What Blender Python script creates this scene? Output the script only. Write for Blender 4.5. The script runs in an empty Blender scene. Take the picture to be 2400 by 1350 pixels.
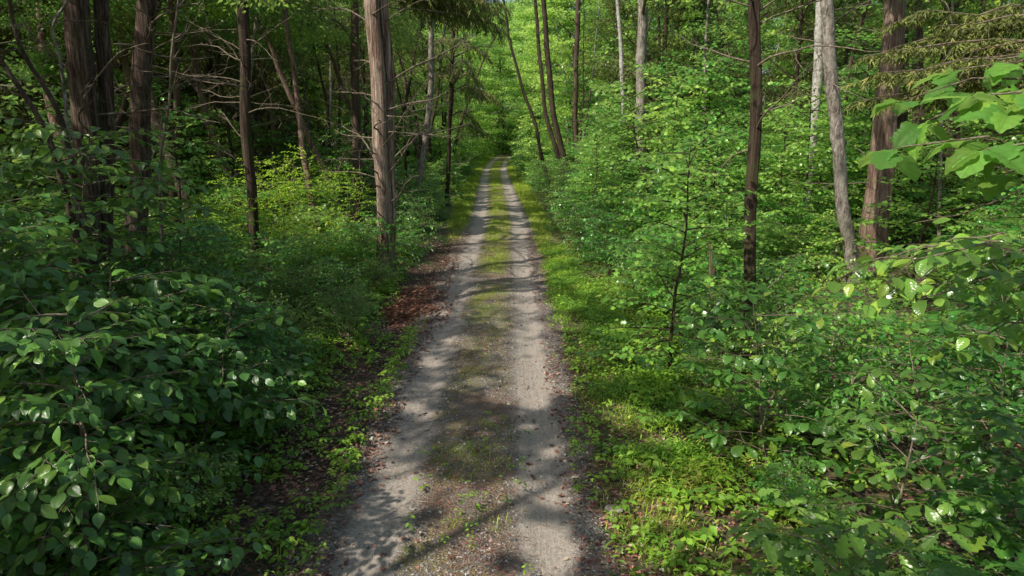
import bpy, math
import numpy as np
R = math.radians
PI = math.pi
sc = bpy.context.scene
COL = sc.collection
RNG = np.random.default_rng(11)

# ------------------------------------------------------------------ camera
PITCH = R(13.0); CAMZ = 4.0; FPX = 1600.0
cam_d = bpy.data.cameras.new('camera'); cam = bpy.data.objects.new('camera', cam_d); COL.objects.link(cam)
cam.location = (0, 0, CAMZ); cam.rotation_euler = (PI / 2 - PITCH, 0, 0)
cam_d.sensor_width = 36; cam_d.lens = 36 * FPX / 2400; cam_d.clip_start = 0.05; cam_d.clip_end = 1500
sc.camera = cam

def P(px, py, Y):
    """world point on the plane y=Y seen at photo pixel (px,py) (survey helper)"""
    u = (px - 1200) / FPX; v = (675 - py) / FPX
    d = np.array([u, math.cos(PITCH) + v * math.sin(PITCH), -math.sin(PITCH) + v * math.cos(PITCH)])
    return np.array([0, 0, CAMZ]) + d * (Y / d[1])

def G(px, py):
    """world ground point seen at photo pixel"""
    u = (px - 1200) / FPX; v = (675 - py) / FPX
    d = np.array([u, math.cos(PITCH) + v * math.sin(PITCH), -math.sin(PITCH) + v * math.cos(PITCH)])
    t = -CAMZ / d[2]
    return d[0] * t, d[1] * t

def proj(x, y, z):
    c, s = math.cos(PITCH), math.sin(PITCH)
    dep = y * c - (z - CAMZ) * s
    up = y * s + (z - CAMZ) * c
    dep = np.maximum(dep, 1e-3)
    return 1200 + FPX * x / dep, 675 - FPX * up / dep, dep

# ------------------------------------------------------------------ light
SUN_EL = R(47); SUN_AZ = math.atan2(-0.80, -0.60)
S = np.array([math.sin(SUN_AZ) * math.cos(SUN_EL), math.cos(SUN_AZ) * math.cos(SUN_EL), math.sin(SUN_EL)])
sun_d = bpy.data.lights.new('sun', 'SUN'); sun_d.energy = 5.0; sun_d.angle = R(0.7); sun_d.color = (1.0, 0.94, 0.83)
sun = bpy.data.objects.new('sun', sun_d); COL.objects.link(sun)
from mathutils import Vector
sun.rotation_euler = Vector((-S[0], -S[1], -S[2])).to_track_quat('-Z', 'Y').to_euler()
sun.location = (-20, -10, 30)
w = bpy.data.worlds.new('World'); sc.world = w; w.use_nodes = True
nt = w.node_tree; nt.nodes.clear()
sky = nt.nodes.new('ShaderNodeTexSky'); sky.sky_type = 'NISHITA'; sky.sun_disc = False
sky.sun_elevation = SUN_EL; sky.sun_rotation = SUN_AZ % (2 * PI); sky.air_density = 1.0; sky.dust_density = 2.5; sky.ozone_density = 1.0
bg = nt.nodes.new('ShaderNodeBackground'); bg.inputs[1].default_value = 0.15
wo = nt.nodes.new('ShaderNodeOutputWorld')
nt.links.new(sky.outputs[0], bg.inputs[0]); nt.links.new(bg.outputs[0], wo.inputs[0])
sc.view_settings.view_transform = 'Standard'; sc.view_settings.look = 'None'; sc.view_settings.exposure = 0; sc.view_settings.gamma = 1
cy = sc.cycles
cy.use_denoising = True
try: cy.denoiser = 'OPENIMAGEDENOISE'
except Exception: pass
cy.max_bounces = 8; cy.diffuse_bounces = 4; cy.glossy_bounces = 2; cy.transmission_bounces = 4; cy.transparent_max_bounces = 4
cy.sample_clamp_indirect = 6; cy.use_adaptive_sampling = True; cy.adaptive_threshold = 0.01
cy.blur_glossy = .3; cy.caustics_reflective = False; cy.caustics_refractive = False

# ------------------------------------------------------------------ noise
_T = np.random.default_rng(5).random((256, 256))
def vn(x, y, s, seed=0):
    x = np.asarray(x, float) / s + seed * 17.3; y = np.asarray(y, float) / s + seed * 31.7
    xi = np.floor(x).astype(int); yi = np.floor(y).astype(int)
    fx = x - xi; fy = y - yi; fx = fx * fx * (3 - 2 * fx); fy = fy * fy * (3 - 2 * fy)
    a = _T[xi % 256, yi % 256]; b = _T[(xi + 1) % 256, yi % 256]; c = _T[xi % 256, (yi + 1) % 256]; d = _T[(xi + 1) % 256, (yi + 1) % 256]
    return (a * (1 - fx) + b * fx) * (1 - fy) + (c * (1 - fx) + d * fx) * fy
def fbm(x, y, s, seed=0, o=3):
    v = 0; a = 1; t = 0
    for i in range(o):
        v = v + a * vn(x, y, s / 2 ** i, seed + i); t += a; a *= .5
    return v / t

# ------------------------------------------------------------------ terrain and road line
def cx(y):
    """centre line of the track"""
    y = np.asarray(y, float)
    k = np.array([-20, 0, 30, 44, 60, 74, 92, 104, 116, 130, 160]); v = np.array([-.5, -.5, -.55, -1.0, -1.5, -1.8, -1.75, -1.2, .2, 2.6, 11])
    return np.interp(y, k, v)
def gz(x, y):
    x = np.asarray(x, float); y = np.asarray(y, float)
    u = x - cx(y)
    d = np.clip((np.abs(u) - 1.5) / 4, 0, 1)
    z = d * (.34 * (fbm(x, y, 6, 3) - .5) + .12 * (vn(x, y, 1.1, 9) - .5)) + .03 * (vn(x, y, .5, 4) - .5)
    z = z - .07 * np.clip(1.45 - np.abs(u), 0, .4) / .4
    z = z + np.clip((y - 95) / 60, 0, 1) * .9
    return z

# ------------------------------------------------------------------ desired light on the ground
SPOTS = []   # (xg, yg, r)
def spot3(p, r):
    t = p[2] / S[2]; SPOTS.append((p[0] - S[0] * t, p[1] - S[1] * t, r))
for py in (-60, 0, 60, 120, 180, 240, 300): spot3(P(885, py, 18.2), .42)
spot3(P(905, 560, 18.2), .3); spot3(P(888, 420, 18.2), .25)
for py in (-40, 40, 110, 190, 260): spot3(P(1935, py, 17.5), .45)
for py in (130, 180, 230, 280, 330, 430): spot3(P(1915, py, 23), .5)
for py in (-20, 60, 140, 220, 300): spot3(P(1505, py, 32), .6)
for py in (700, 770, 830): spot3(P(1752, py, 11.6), .3)
spot3(P(340, 60, 13.5), .3); spot3(P(335, 160, 13.5), .2)
for a, b, r in ((600, 430, 1.7), (660, 440, 2.0), (720, 430, 1.7), (640, 500, 1.4), (720, 600, .8), (800, 500, 1.2), (520, 500, 1.0), (1390, 0, .1)): spot3(P(a, b, 22), r)
for a, b, r in ((1250, 880, .55), (1230, 930, .5), (1290, 910, .45), (1260, 850, .42), (1250, 720, .4), (1240, 690, .3), (1225, 600, .6), (1215, 540, .8), (905, 1098, .2), (1000, 1140, .12), (1210, 1150, .3), (1300, 1165, .25), (1270, 1265, .34),
                (1330, 1290, .25), (1140, 690, .7), (1085, 605, .8), (1230, 640, .9), (1270, 765, .3), (1130, 900, .25), (1240, 820, .25), (1340, 655, 1.0), (1330, 720, .5),
                (1480, 980, .45), (1570, 1190, .45), (1540, 1010, .3), (1500, 1290, .4), (1450, 1230, .3), (1180, 560, .8), (1150, 500, 1.2), (1190, 470, 1.5), (1290, 1060, .16), (1240, 1000, .12), (1240, 780, .2), (1180, 760, .18)):
    x, y = G(a, b); SPOTS.append((x, y, r))
POCKETS = [(P(a, b, Yq), r) for a, b, Yq, r in ((1850, 330, 20, 1.4), (1850, 430, 20, 1.4), (1880, 250, 22, 1.3), (1640, 480, 16, 1.2), (1700, 560, 13.5, 1.0), (1590, 230, 22, 1.4), (1400, 150, 34, 2.0), (1260, 300, 48, 2.5),
    (1230, 230, 60, 3.0), (1100, 330, 48, 2.0), (1380, 420, 26, 1.3), (2000, 690, 9.0, .8), (2300, 860, 7.0, .8), (2100, 640, 4.2, .5), (2250, 600, 4.6, .4), (1560, 640, 14, .8), (660, 430, 22, 1.5), (720, 470, 22, 1.2), (600, 460, 22, 1.2), (1950, 560, 15, 1.0), (2330, 480, 14, .9), (1700, 130, 22, 1.2), (60, 1200, 2.8, .4), (500, 1100, 4.2, .35), (180, 1130, 3.4, .35), (250, 620, 7.5, .5), (560, 860, 6.0, .4), (450, 760, 7.0, .45), (120, 900, 4.6, .35), (1200, 210, 78, 4.0), (1185, 310, 92, 4.0), (1240, 120, 66, 3.5), (1110, 250, 55, 2.5), (1330, 230, 42, 2.0), (1450, 330, 30, 1.5), (420, 1060, 3.6, .3), (330, 880, 4.6, .3), (1960, 960, 4.6, .3), (2080, 880, 5.0, .35), (2170, 720, 7.5, .5), (1760, 780, 10.5, .6))]
for p_, r_ in POCKETS: spot3(p_, r_)
def in_beam(x, y, h, r):
    for p_, rp in POCKETS + [(P(885, 100, 18.2), .3), (P(885, 250, 18.2), .3), (P(1935, 150, 17.5), .3), (P(1505, 140, 32), .3), (P(1752, 770, 11.6), .2)]:
        for t in np.arange(1.2, 26, .7):
            q = p_ + S * t
            if q[2] > h: break
            if (q[0] - x) ** 2 + (q[1] - y) ** 2 < (r * .8 + rp * .6) ** 2 * (1.0 if q[2] < h * .8 else .5): return True
    return False
SPOTS = np.array(SPOTS)

def lit(x, y):
    """True where sunlight should come through (x,y = where a ray through the point meets z=0)"""
    n = fbm(x, y, 1.5, 21, 3); n2 = vn(x, y, .38, 40)
    n = n * .68 + n2 * .32
    thr = np.full(np.shape(x), .65)
    thr = np.where(x < -2.6, .64, thr)
    thr = np.where(x > 2.0, .475, thr)
    thr = np.where((x > 2.0) & (y < 9), .535, thr)
    thr = np.where(y > 24, thr - .05, thr)
    thr = np.where(y > 38, thr - .07, thr)
    thr = np.where((x < -9), .66, thr)
    thr = np.where((np.abs(x + .5) < 2) & (y < 20), .615, thr)
    thr = np.where((x > .7) & (x < 3.0) & (y > 5) & (y < 26), .53, thr)
    L = n > thr
    for a, b, r in SPOTS:
        q = (x - a) ** 2 + (y - b) ** 2 + (n2 - .5) * r * r * .9
        L = L | (q < r * r)
    return L
def lit3(p):
    t = p[:, 2] / S[2]
    return lit(p[:, 0] - S[0] * t, p[:, 1] - S[1] * t)

# ------------------------------------------------------------------ object helpers
def mesh(name, V, F, uv=None, lv=None, smooth=True):
    V = np.ascontiguousarray(V, dtype=np.float32); F = np.ascontiguousarray(F, dtype=np.int32)
    me = bpy.data.meshes.new(name); k = F.shape[1]
    me.vertices.add(len(V)); me.vertices.foreach_set('co', V.ravel())
    me.loops.add(F.size); me.loops.foreach_set('vertex_index', F.ravel())
    me.polygons.add(len(F)); me.polygons.foreach_set('loop_start', np.arange(0, F.size, k, dtype=np.int32))
    me.polygons.foreach_set('use_smooth', np.full(len(F), smooth))
    if uv is not None:
        a = me.attributes.new('luv', 'FLOAT2', 'POINT'); a.data.foreach_set('vector', np.ascontiguousarray(uv, dtype=np.float32).ravel())
    if lv is not None:
        a = me.attributes.new('lv', 'FLOAT', 'POINT'); a.data.foreach_set('value', np.ascontiguousarray(lv, dtype=np.float32))
    me.update(calc_edges=True)
    return me
def obj(name, me, mat, parent=None):
    if mat is not None and not me.materials: me.materials.append(mat)
    o = bpy.data.objects.new(name, me); COL.objects.link(o)
    if parent is not None: o.parent = parent
    return o
def tag(o, label=None, cat=None, group=None, kind=None):
    if label: o['label'] = label
    if cat: o['category'] = cat
    if group: o['group'] = group
    if kind: o['kind'] = kind
    return o
def thing(name, label, cat, loc=(0, 0, 0), rz=0, group=None):
    o = bpy.data.objects.new(name, None); COL.objects.link(o); o.location = loc; o.rotation_euler = (0, 0, rz); o.empty_display_size = .1
    return tag(o, label, cat, group)
def dup(root, loc, rz, s=(1, 1, 1), label=None, group=None, tilt=(0, 0)):
    r = root.copy(); COL.objects.link(r)
    for ch in list(root.children):
        c = ch.copy(); COL.objects.link(c); c.parent = r
    place(r, loc, rz, s, tilt)
    if label: r['label'] = label
    if group: r['group'] = group
    return r
def place(r, loc, rz, s=(1, 1, 1), tilt=(0, 0)):
    r.location = loc; r.rotation_euler = (tilt[0], tilt[1], rz); r.scale = s

# ------------------------------------------------------------------ geometry: tubes
def nrm(v): return v / (np.linalg.norm(v, axis=-1, keepdims=True) + 1e-9)
def tube(pts, rad, n=6, mod=None):
    pts = np.asarray(pts, float); rad = np.broadcast_to(np.asarray(rad, float), (len(pts),))
    t = nrm(np.gradient(pts, axis=0))
    ref = np.array([0, 1., 0]) if abs(t[:, 2]).mean() > .75 else np.array([0, 0, 1.])
    a = nrm(np.cross(t, ref)); b = np.cross(t, a)
    th = np.arange(n) * 2 * PI / n
    rr = rad[:, None] * np.ones(n)
    if mod is not None: rr = rr * mod(th, pts)
    V = pts[:, None, :] + rr[..., None] * (np.cos(th)[None, :, None] * a[:, None, :] + np.sin(th)[None, :, None] * b[:, None, :])
    m = len(pts); V = V.reshape(-1, 3)
    i = np.arange(m - 1)[:, None] * n; j = np.arange(n)[None, :]; j2 = (j + 1) % n
    F = np.stack([i + j, i + j2, i + n + j2, i + n + j], -1).reshape(-1, 4)
    return V, F
class Acc:
    def __init__(s): s.V = []; s.F = []; s.n = 0
    def add(s, VF):
        V, F = VF; s.V.append(V); s.F.append(F + s.n); s.n += len(V)
    def mesh(s, name): return mesh(name, np.concatenate(s.V), np.concatenate(s.F))
def curve(p0, d, L, n, rng, wob=.12, lift=0.0):
    """polyline from p0 in direction d, wobbling; lift bends up (+) or down (-)"""
    p = [np.array(p0, float)]; d = nrm(np.array(d, float)); st = L / (n - 1)
    for i in range(n - 1):
        d = nrm(d + rng.normal(0, wob, 3) * np.array([1, 1, .7]) + np.array([0, 0, lift / (n - 1)]))
        p.append(p[-1] + d * st)
    return np.array(p)
def at_t(pts, t):
    f = np.clip(t, 0, 1) * (len(pts) - 1); i = np.minimum(f.astype(int), len(pts) - 2); f = (f - i)[:, None]
    return pts[i] * (1 - f) + pts[i + 1] * f, nrm(pts[i + 1] - pts[i])

# ------------------------------------------------------------------ leaf templates (v, tris, uv); leaf runs along +Y from the stalk, blade in XY
def leaf_from_outline(ws, fold=.12, droop=.15, cols=1, wave=0.0):
    """ws: list of (t, halfwidth)"""
    V = []; UV = []; F = []
    n = len(ws); m = 2 * cols + 1
    for i_, (t, wd) in enumerate(ws):
        z0 = -droop * t * t
        V.append((0, t, z0)); UV.append((0, t))
        for s_ in (1, -1):
            for c in range(1, cols + 1):
                f = c / cols; V.append((s_ * wd * f, t + wd * .12 * f, z0 + wd * fold * 2 * (f if cols == 1 else math.sin(f * 2.1)) + wave * f * math.sin(i_ * 2.3 + s_))); UV.append((s_ * wd * f, t))
    for i_ in range(n - 1):
        a = i_ * m; b = a + m
        for s_ in (0, 1):
            for c in range(cols):
                p0 = 0 if c == 0 else s_ * cols + c; p1 = s_ * cols + c + 1
                q = [a + p0, a + p1, b + p1, b + p0] if s_ == 0 else [a + p0, b + p0, b + p1, a + p1]
                F += [(q[0], q[1], q[2]), (q[0], q[2], q[3])]
    V = np.array(V)
    F = np.array([f for f in F if np.linalg.norm(np.cross(V[f[1]] - V[f[0]], V[f[2]] - V[f[0]])) > 1e-6])
    return V, F, np.array(UV)
LF_BEECH = leaf_from_outline([(0, .02), (.12, .17), (.3, .29), (.5, .315), (.7, .24), (.87, .11), (1, 0)], .13, .22, 2, .012)
LF_BEECH_LO = leaf_from_outline([(0, .02), (.35, .30), (.7, .22), (1, 0)], .14, .2)
LF_OAK = leaf_from_outline([(0, .015), (.14, .04), (.24, .13), (.31, .08), (.42, .21), (.50, .12), (.62, .28), (.72, .16), (.84, .19), (.92, .10), (1, 0)], .11, .28, 2, .02)
LF_OBOV = leaf_from_outline([(0, .015), (.15, .06), (.32, .14), (.48, .23), (.60, .29), (.68, .27), (.76, .30), (.86, .21), (.93, .12), (1, 0)], .12, .25, 2, .015)
LF_BIG = leaf_from_outline([(0, .03), (.06, .22), (.2, .40), (.38, .42), (.5, .31), (.63, .33), (.78, .36), (.88, .2), (1, .0)], .09, .16)
def dense(ws, n, jag=.0, seed=1):
    a = np.array(ws); t = np.linspace(0, 1, n); w_ = np.interp(t, a[:, 0], a[:, 1]); k = np.array([.25, .5, .25]); w2 = np.convolve(np.pad(w_, 1, 'edge'), k, 'valid'); w2[0] = .02; w2[-1] = 0
    r_ = np.random.default_rng(seed); return [(float(q), float(max(0, v + r_.normal(0, jag)))) for q, v in zip(t, w2)]
LF_BIG = leaf_from_outline(dense([(0, .03), (.05, .2), (.15, .38), (.27, .47), (.36, .44), (.46, .33), (.52, .32), (.62, .40), (.70, .38), (.78, .26), (.88, .15), (1, .0)], 18), .10, .30, 3, .02)
LF_DIAM = (np.array([(0, 0, 0), (.33, .45, .09), (0, 1, -.1), (-.33, .45, .09)]), np.array([(0, 1, 2), (0, 2, 3)]), np.array([(0, 0), (.33, .5), (0, 1), (-.33, .5)]))
LF_LANCE = leaf_from_outline([(0, .02), (.35, .13), (.65, .11), (1, 0)], .15, .35)
LF_LOBE = (np.array([(0, 0, 0), (.5, .35, .05), (.2, .5, .06), (.38, .78, -.02), (0, 1, -.12), (-.38, .78, -.02), (-.2, .5, .06), (-.5, .35, .05), (0, .5, 0)]),
           np.array([(8, 0, 1), (8, 1, 2), (8, 2, 3), (8, 3, 4), (8, 4, 5), (8, 5, 6), (8, 6, 7), (8, 7, 0)]),
           np.array([(0, 0), (.5, .35), (.2, .5), (.38, .78), (0, 1), (-.38, .78), (-.2, .5), (-.5, .35), (0, .5)]))
LF_BLADE = (np.array([(-.035, 0, 0), (.035, 0, 0), (.028, .5, .03), (-.028, .5, .03), (0, 1, -.08)]), np.array([(0, 1, 2), (0, 2, 3), (3, 2, 4)]), np.array([(0, 0), (0, 0), (.1, .5), (-.1, .5), (0, 1)]))
LF_FROND = (np.array([(0, 0, 0), (.06, .3, 0), (0, 1, -.15), (-.06, .3, 0), (.3, .55, -.03), (-.28, .7, -.05), (.0, .35, .02)]),
            np.array([(0, 1, 2), (0, 2, 3), (0, 4, 6), (6, 5, 1)]), np.array([(0, 0), (.1, .3), (0, 1), (-.1, .3), (.3, .5), (-.3, .7), (0, .3)]))

def leaves(T, O, D, N, size, rng, lv=None):
    v, f, uv = T; n = len(O)
    D = nrm(D); X = nrm(np.cross(D, N)); Z = np.cross(X, D)
    size = np.broadcast_to(size, (n,))[:, None, None]
    wj = rng.uniform(.85, 1.15, (n, 1, 1)); cj = rng.uniform(.3, 1.9, (n, 1, 1))
    V = O[:, None, :] + size * (v[None, :, 0:1] * wj * X[:, None, :] + v[None, :, 1:2] * D[:, None, :] + v[None, :, 2:3] * cj * Z[:, None, :])
    F = f[None] + (np.arange(n) * len(v))[:, None, None]
    if lv is None: lv = rng.random(n)
    return V.reshape(-1, 3), F.reshape(-1, 3), np.tile(uv, (n, 1)), np.repeat(lv, len(v))
def leafmesh(name, L):
    n = 0; Vs = []; Fs = []; U = []; A = []
    for V, F, uv, lv in L:
        Vs.append(V); Fs.append(F + n); U.append(uv); A.append(lv); n += len(V)
    return mesh(name, np.concatenate(Vs), np.concatenate(Fs), np.concatenate(U), np.concatenate(A))

# ------------------------------------------------------------------ plants
def spray(rng, limb, T, size, tw_sp, tw_len, lf_sp, out, wood=None, tw_rad=.003, t0=.15, flat=1.0, droop=.3, tuft=0):
    """side twigs alternating along a limb in a flattish layer, leaves alternating along each twig"""
    L = np.linalg.norm(np.diff(limb, axis=0), axis=1).sum()
    nt_ = max(3, int(L * (1 - t0) / tw_sp)); ts = np.linspace(t0, 1, nt_) + rng.normal(0, .008, nt_)
    o, d = at_t(limb, ts)
    for k in range(nt_):
        tl = tw_len * (1.15 - .75 * abs(ts[k] - .35) - .45 * max(0, ts[k] - .6) / .4 * .8) * rng.uniform(.7, 1.2)
        side = 1 if k % 2 else -1
        dd = d[k]; up = np.array([0, 0, 1.])
        s_ = nrm(np.cross(dd, up)) * side
        if k == nt_ - 1: td = dd
        else: td = nrm(dd * .75 + s_ * rng.uniform(.5, 1.0) + up * rng.normal(0, .13 / flat))
        tp = curve(o[k], td, tl, 5, rng, .10, -droop * rng.uniform(.3, 1.3))
        if wood is not None: wood.add(tube(tp, np.linspace(tw_rad, tw_rad * .35, 5), 3))
        if tuft:
            m = tuft; az = rng.uniform(0, 2 * PI) + np.arange(m) * 2 * PI / m + rng.normal(0, .25, m)
            D = np.stack([np.cos(az), np.sin(az), rng.uniform(-.45, .15, m)], -1) + nrm(tp[-1] - tp[-2]) * .35
            O = np.repeat(tp[-1:], m, 0) + nrm(D) * size * .1
            N = np.stack([rng.normal(0, .25, m), rng.normal(0, .25, m), np.ones(m)], -1)
            out.append(leaves(T, O, D, N, size * rng.uniform(.7, 1.15, m), rng))
        m = max(2, int(tl / lf_sp)); tt = np.linspace(.12, 1, m) if not tuft else rng.uniform(.3, .95, max(1, m // 3))
        m = len(tt)
        O, DD = at_t(tp, tt)
        sg = np.where(np.arange(m) % 2, 1, -1)[:, None]
        Sd = nrm(np.cross(DD, up)) * sg
        D = nrm(DD * .7 + Sd * .8 * (tt < .97)[:, None] + rng.normal(0, .16, (m, 3)) - np.array([0, 0, 1]) * rng.uniform(.0, droop + .15, (m, 1)))
        N = np.array([0, 0, 1.]) + rng.normal(0, .36, (m, 3))
        out.append(leaves(T, O + D * size * .08, D, N, size * rng.uniform(.65, 1.12, m), rng))

def sapling(seed, H, nl, ll, T, size, tw_sp=.10, tw_len=.45, lf_sp=.045, r0=.022, z0=.12, elev=(.15, .6), lift=-.35, stems=1, twwood=True, tuft=0, droop=.3, spread=.15):
    rng = np.random.default_rng(seed); wd = Acc(); out = []
    for s_ in range(stems):
        a = rng.uniform(0, 2 * PI); lean = rng.uniform(0, spread) + (.18 if stems > 1 else 0)
        st = curve((0, 0, -.06), (math.cos(a) * lean, math.sin(a) * lean, 1), H * rng.uniform(.85, 1) + .06, 12, rng, .05)
        wd.add(tube(st, np.linspace(r0, r0 * .2, 12), 7))
        n = nl // stems
        ts = z0 + (1 - z0) * (np.arange(n) + rng.uniform(0, .9, n)) / n
        o, d = at_t(st, ts)
        for k in range(n):
            az = k * 2.4 + a + rng.normal(0, .3)
            e = rng.uniform(*elev)
            L = ll * (1 - .62 * max(0, ts[k] - .35)) * rng.uniform(.6, 1.1)
            lp = curve(o[k], (math.cos(az) * math.cos(e), math.sin(az) * math.cos(e), math.sin(e)), L, 8, rng, .07, lift)
            wd.add(tube(lp, np.linspace(r0 * .4, .0025, 8), 5))
            spray(rng, lp, T, size, tw_sp, tw_len, lf_sp, out, wd if twwood else None, tuft=tuft, droop=droop)
        spray(rng, st[-4:], T, size, tw_sp, tw_len * .5, lf_sp, out, wd if twwood else None, t0=.1, tuft=tuft)
    return out, wd

def cloud_leaves(rng, cen, rad, n, T, size, lv=None, flatz=.3, nup=1.0):
    """n leaves in flattened layered clumps around each centre"""
    k = len(cen); i = rng.integers(0, k, n)
    g = rng.normal(0, 1, (n, 3)) * .5
    g = g / np.maximum(1, np.linalg.norm(g, axis=1, keepdims=True) / 1.3)
    O = cen[i] + g * rad[i][:, None] * np.array([1, 1, flatz])
    D = nrm(np.stack([g[:, 0], g[:, 1], np.zeros(n)], -1) + rng.normal(0, .5, (n, 3)) * np.array([1, 1, .4]) - np.array([0, 0, .3]))
    N = np.array([0, 0, nup]) + rng.normal(0, .38, (n, 3))
    return leaves(T, O, D, N, size * rng.uniform(.6, 1.15, n), rng, lv)

# ------------------------------------------------------------------ materials
def new_mat(name):
    m = bpy.data.materials.new(name); m.use_nodes = True; t = m.node_tree; t.nodes.clear()
    out = t.nodes.new('ShaderNodeOutputMaterial')
    return m, t, out
def N_(t, typ, **kw):
    n = t.nodes.new(typ)
    for k, v in kw.items():
        if k.startswith('i_'): 
            key = k[2:]; key = int(key) if key.isdigit() else key
            n.inputs[key].default_value = v
        else: setattr(n, k, v)
    return n
def ramp(t, fac, stops):
    r = t.nodes.new('ShaderNodeValToRGB'); e = r.color_ramp.elements
    while len(e) < len(stops): e.new(.5)
    for i, (p, c) in enumerate(stops):
        e[i].position = p; e[i].color = (*c, 1) if len(c) == 3 else c
    t.links.new(fac, r.inputs[0]); return r.outputs[0]
def mixc(t, fac, a, b, mode='MIX'):
    n = t.nodes.new('ShaderNodeMix'); n.data_type = 'RGBA'; n.blend_type = mode
    for s_, v in ((0, fac), (6, a), (7, b)):
        if hasattr(v, 'links') or isinstance(v, bpy.types.NodeSocket): t.links.new(v, n.inputs[s_])
        else: n.inputs[s_].default_value = v if s_ == 0 else (*v, 1)
    return n.outputs[2]
def math_(t, op, a, b=None, c=None, clamp=False):
    n = t.nodes.new('ShaderNodeMath'); n.operation = op; n.use_clamp = clamp
    for i, v in enumerate((a, b, c)):
        if v is None: continue
        if isinstance(v, bpy.types.NodeSocket): t.links.new(v, n.inputs[i])
        else: n.inputs[i].default_value = v
    return n.outputs[0]

GAIN = (2.95, 2.5, 2.15)
def leaf_mat(name, cols, trans=(.38, .62, .13), tf=.42, rough=.40, veins=0, spec=.45, objvar=.25, gain=None):
    G_ = gain or GAIN
    m, t, out = new_mat(name)
    at = N_(t, 'ShaderNodeAttribute', attribute_name='lv')
    cols = [(a_, (min(b_[0] * G_[0], .48), min(b_[1] * G_[1], .62), b_[2] * G_[2])) for a_, b_ in cols]
    c = ramp(t, at.outputs['Fac'], cols)
    oi = N_(t, 'ShaderNodeObjectInfo')
    hs = N_(t, 'ShaderNodeHueSaturation')
    t.links.new(c, hs.inputs['Color'])
    t.links.new(math_(t, 'MULTIPLY_ADD', oi.outputs['Random'], objvar * .16, .5 - objvar * .08), hs.inputs['Hue'])
    t.links.new(math_(t, 'MULTIPLY_ADD', oi.outputs['Random'], -objvar * 1.2, 1 + objvar * .6), hs.inputs['Value'])
    vv = math_(t, 'MULTIPLY_ADD', math_(t, 'FRACT', math_(t, 'MULTIPLY', at.outputs['Fac'], 13.7)), .95, .60)
    hs2 = N_(t, 'ShaderNodeHueSaturation'); t.links.new(hs.outputs[0], hs2.inputs['Color']); t.links.new(vv, hs2.inputs['Value']); col = hs2.outputs[0]
    p = N_(t, 'ShaderNodeBsdfPrincipled'); p.inputs['Roughness'].default_value = rough; p.inputs['Specular IOR Level'].default_value = spec
    tr = N_(t, 'ShaderNodeBsdfTranslucent')
    tc = mixc(t, .55, mixc(t, .5, col, trans, 'MIX'), trans)
    if veins:
        uv = N_(t, 'ShaderNodeAttribute', attribute_name='luv')
        sp = N_(t, 'ShaderNodeSeparateXYZ'); t.links.new(uv.outputs['Vector'], sp.inputs[0])
        ax = math_(t, 'ABSOLUTE', sp.outputs[0])
        ph = math_(t, 'MULTIPLY', math_(t, 'SUBTRACT', sp.outputs[1], math_(t, 'MULTIPLY', ax, .75)), veins * 2 * PI)
        wv = math_(t, 'SINE', ph)
        vein = math_(t, 'POWER', math_(t, 'MULTIPLY_ADD', wv, .5, .5), 5.0)
        mid = math_(t, 'LESS_THAN', ax, .014)
        vm = math_(t, 'MAXIMUM', math_(t, 'MULTIPLY', vein, .6), mid)
        col = mixc(t, vm, col, mixc(t, .5, col, (.14, .22, .05)))
        bmp = N_(t, 'ShaderNodeBump', i_Strength=.22, i_Distance=.002)
        t.links.new(math_(t, 'SUBTRACT', wv, math_(t, 'MULTIPLY', mid, 2.0)), bmp.inputs['Height']); t.links.new(bmp.outputs[0], p.inputs['Normal'])
    t.links.new(col, p.inputs['Base Color']); t.links.new(tc, tr.inputs[0])
    mx = N_(t, 'ShaderNodeMixShader', i_0=tf); t.links.new(p.outputs[0], mx.inputs[1]); t.links.new(tr.outputs[0], mx.inputs[2])
    t.links.new(mx.outputs[0], out.inputs[0])
    return m

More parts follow.
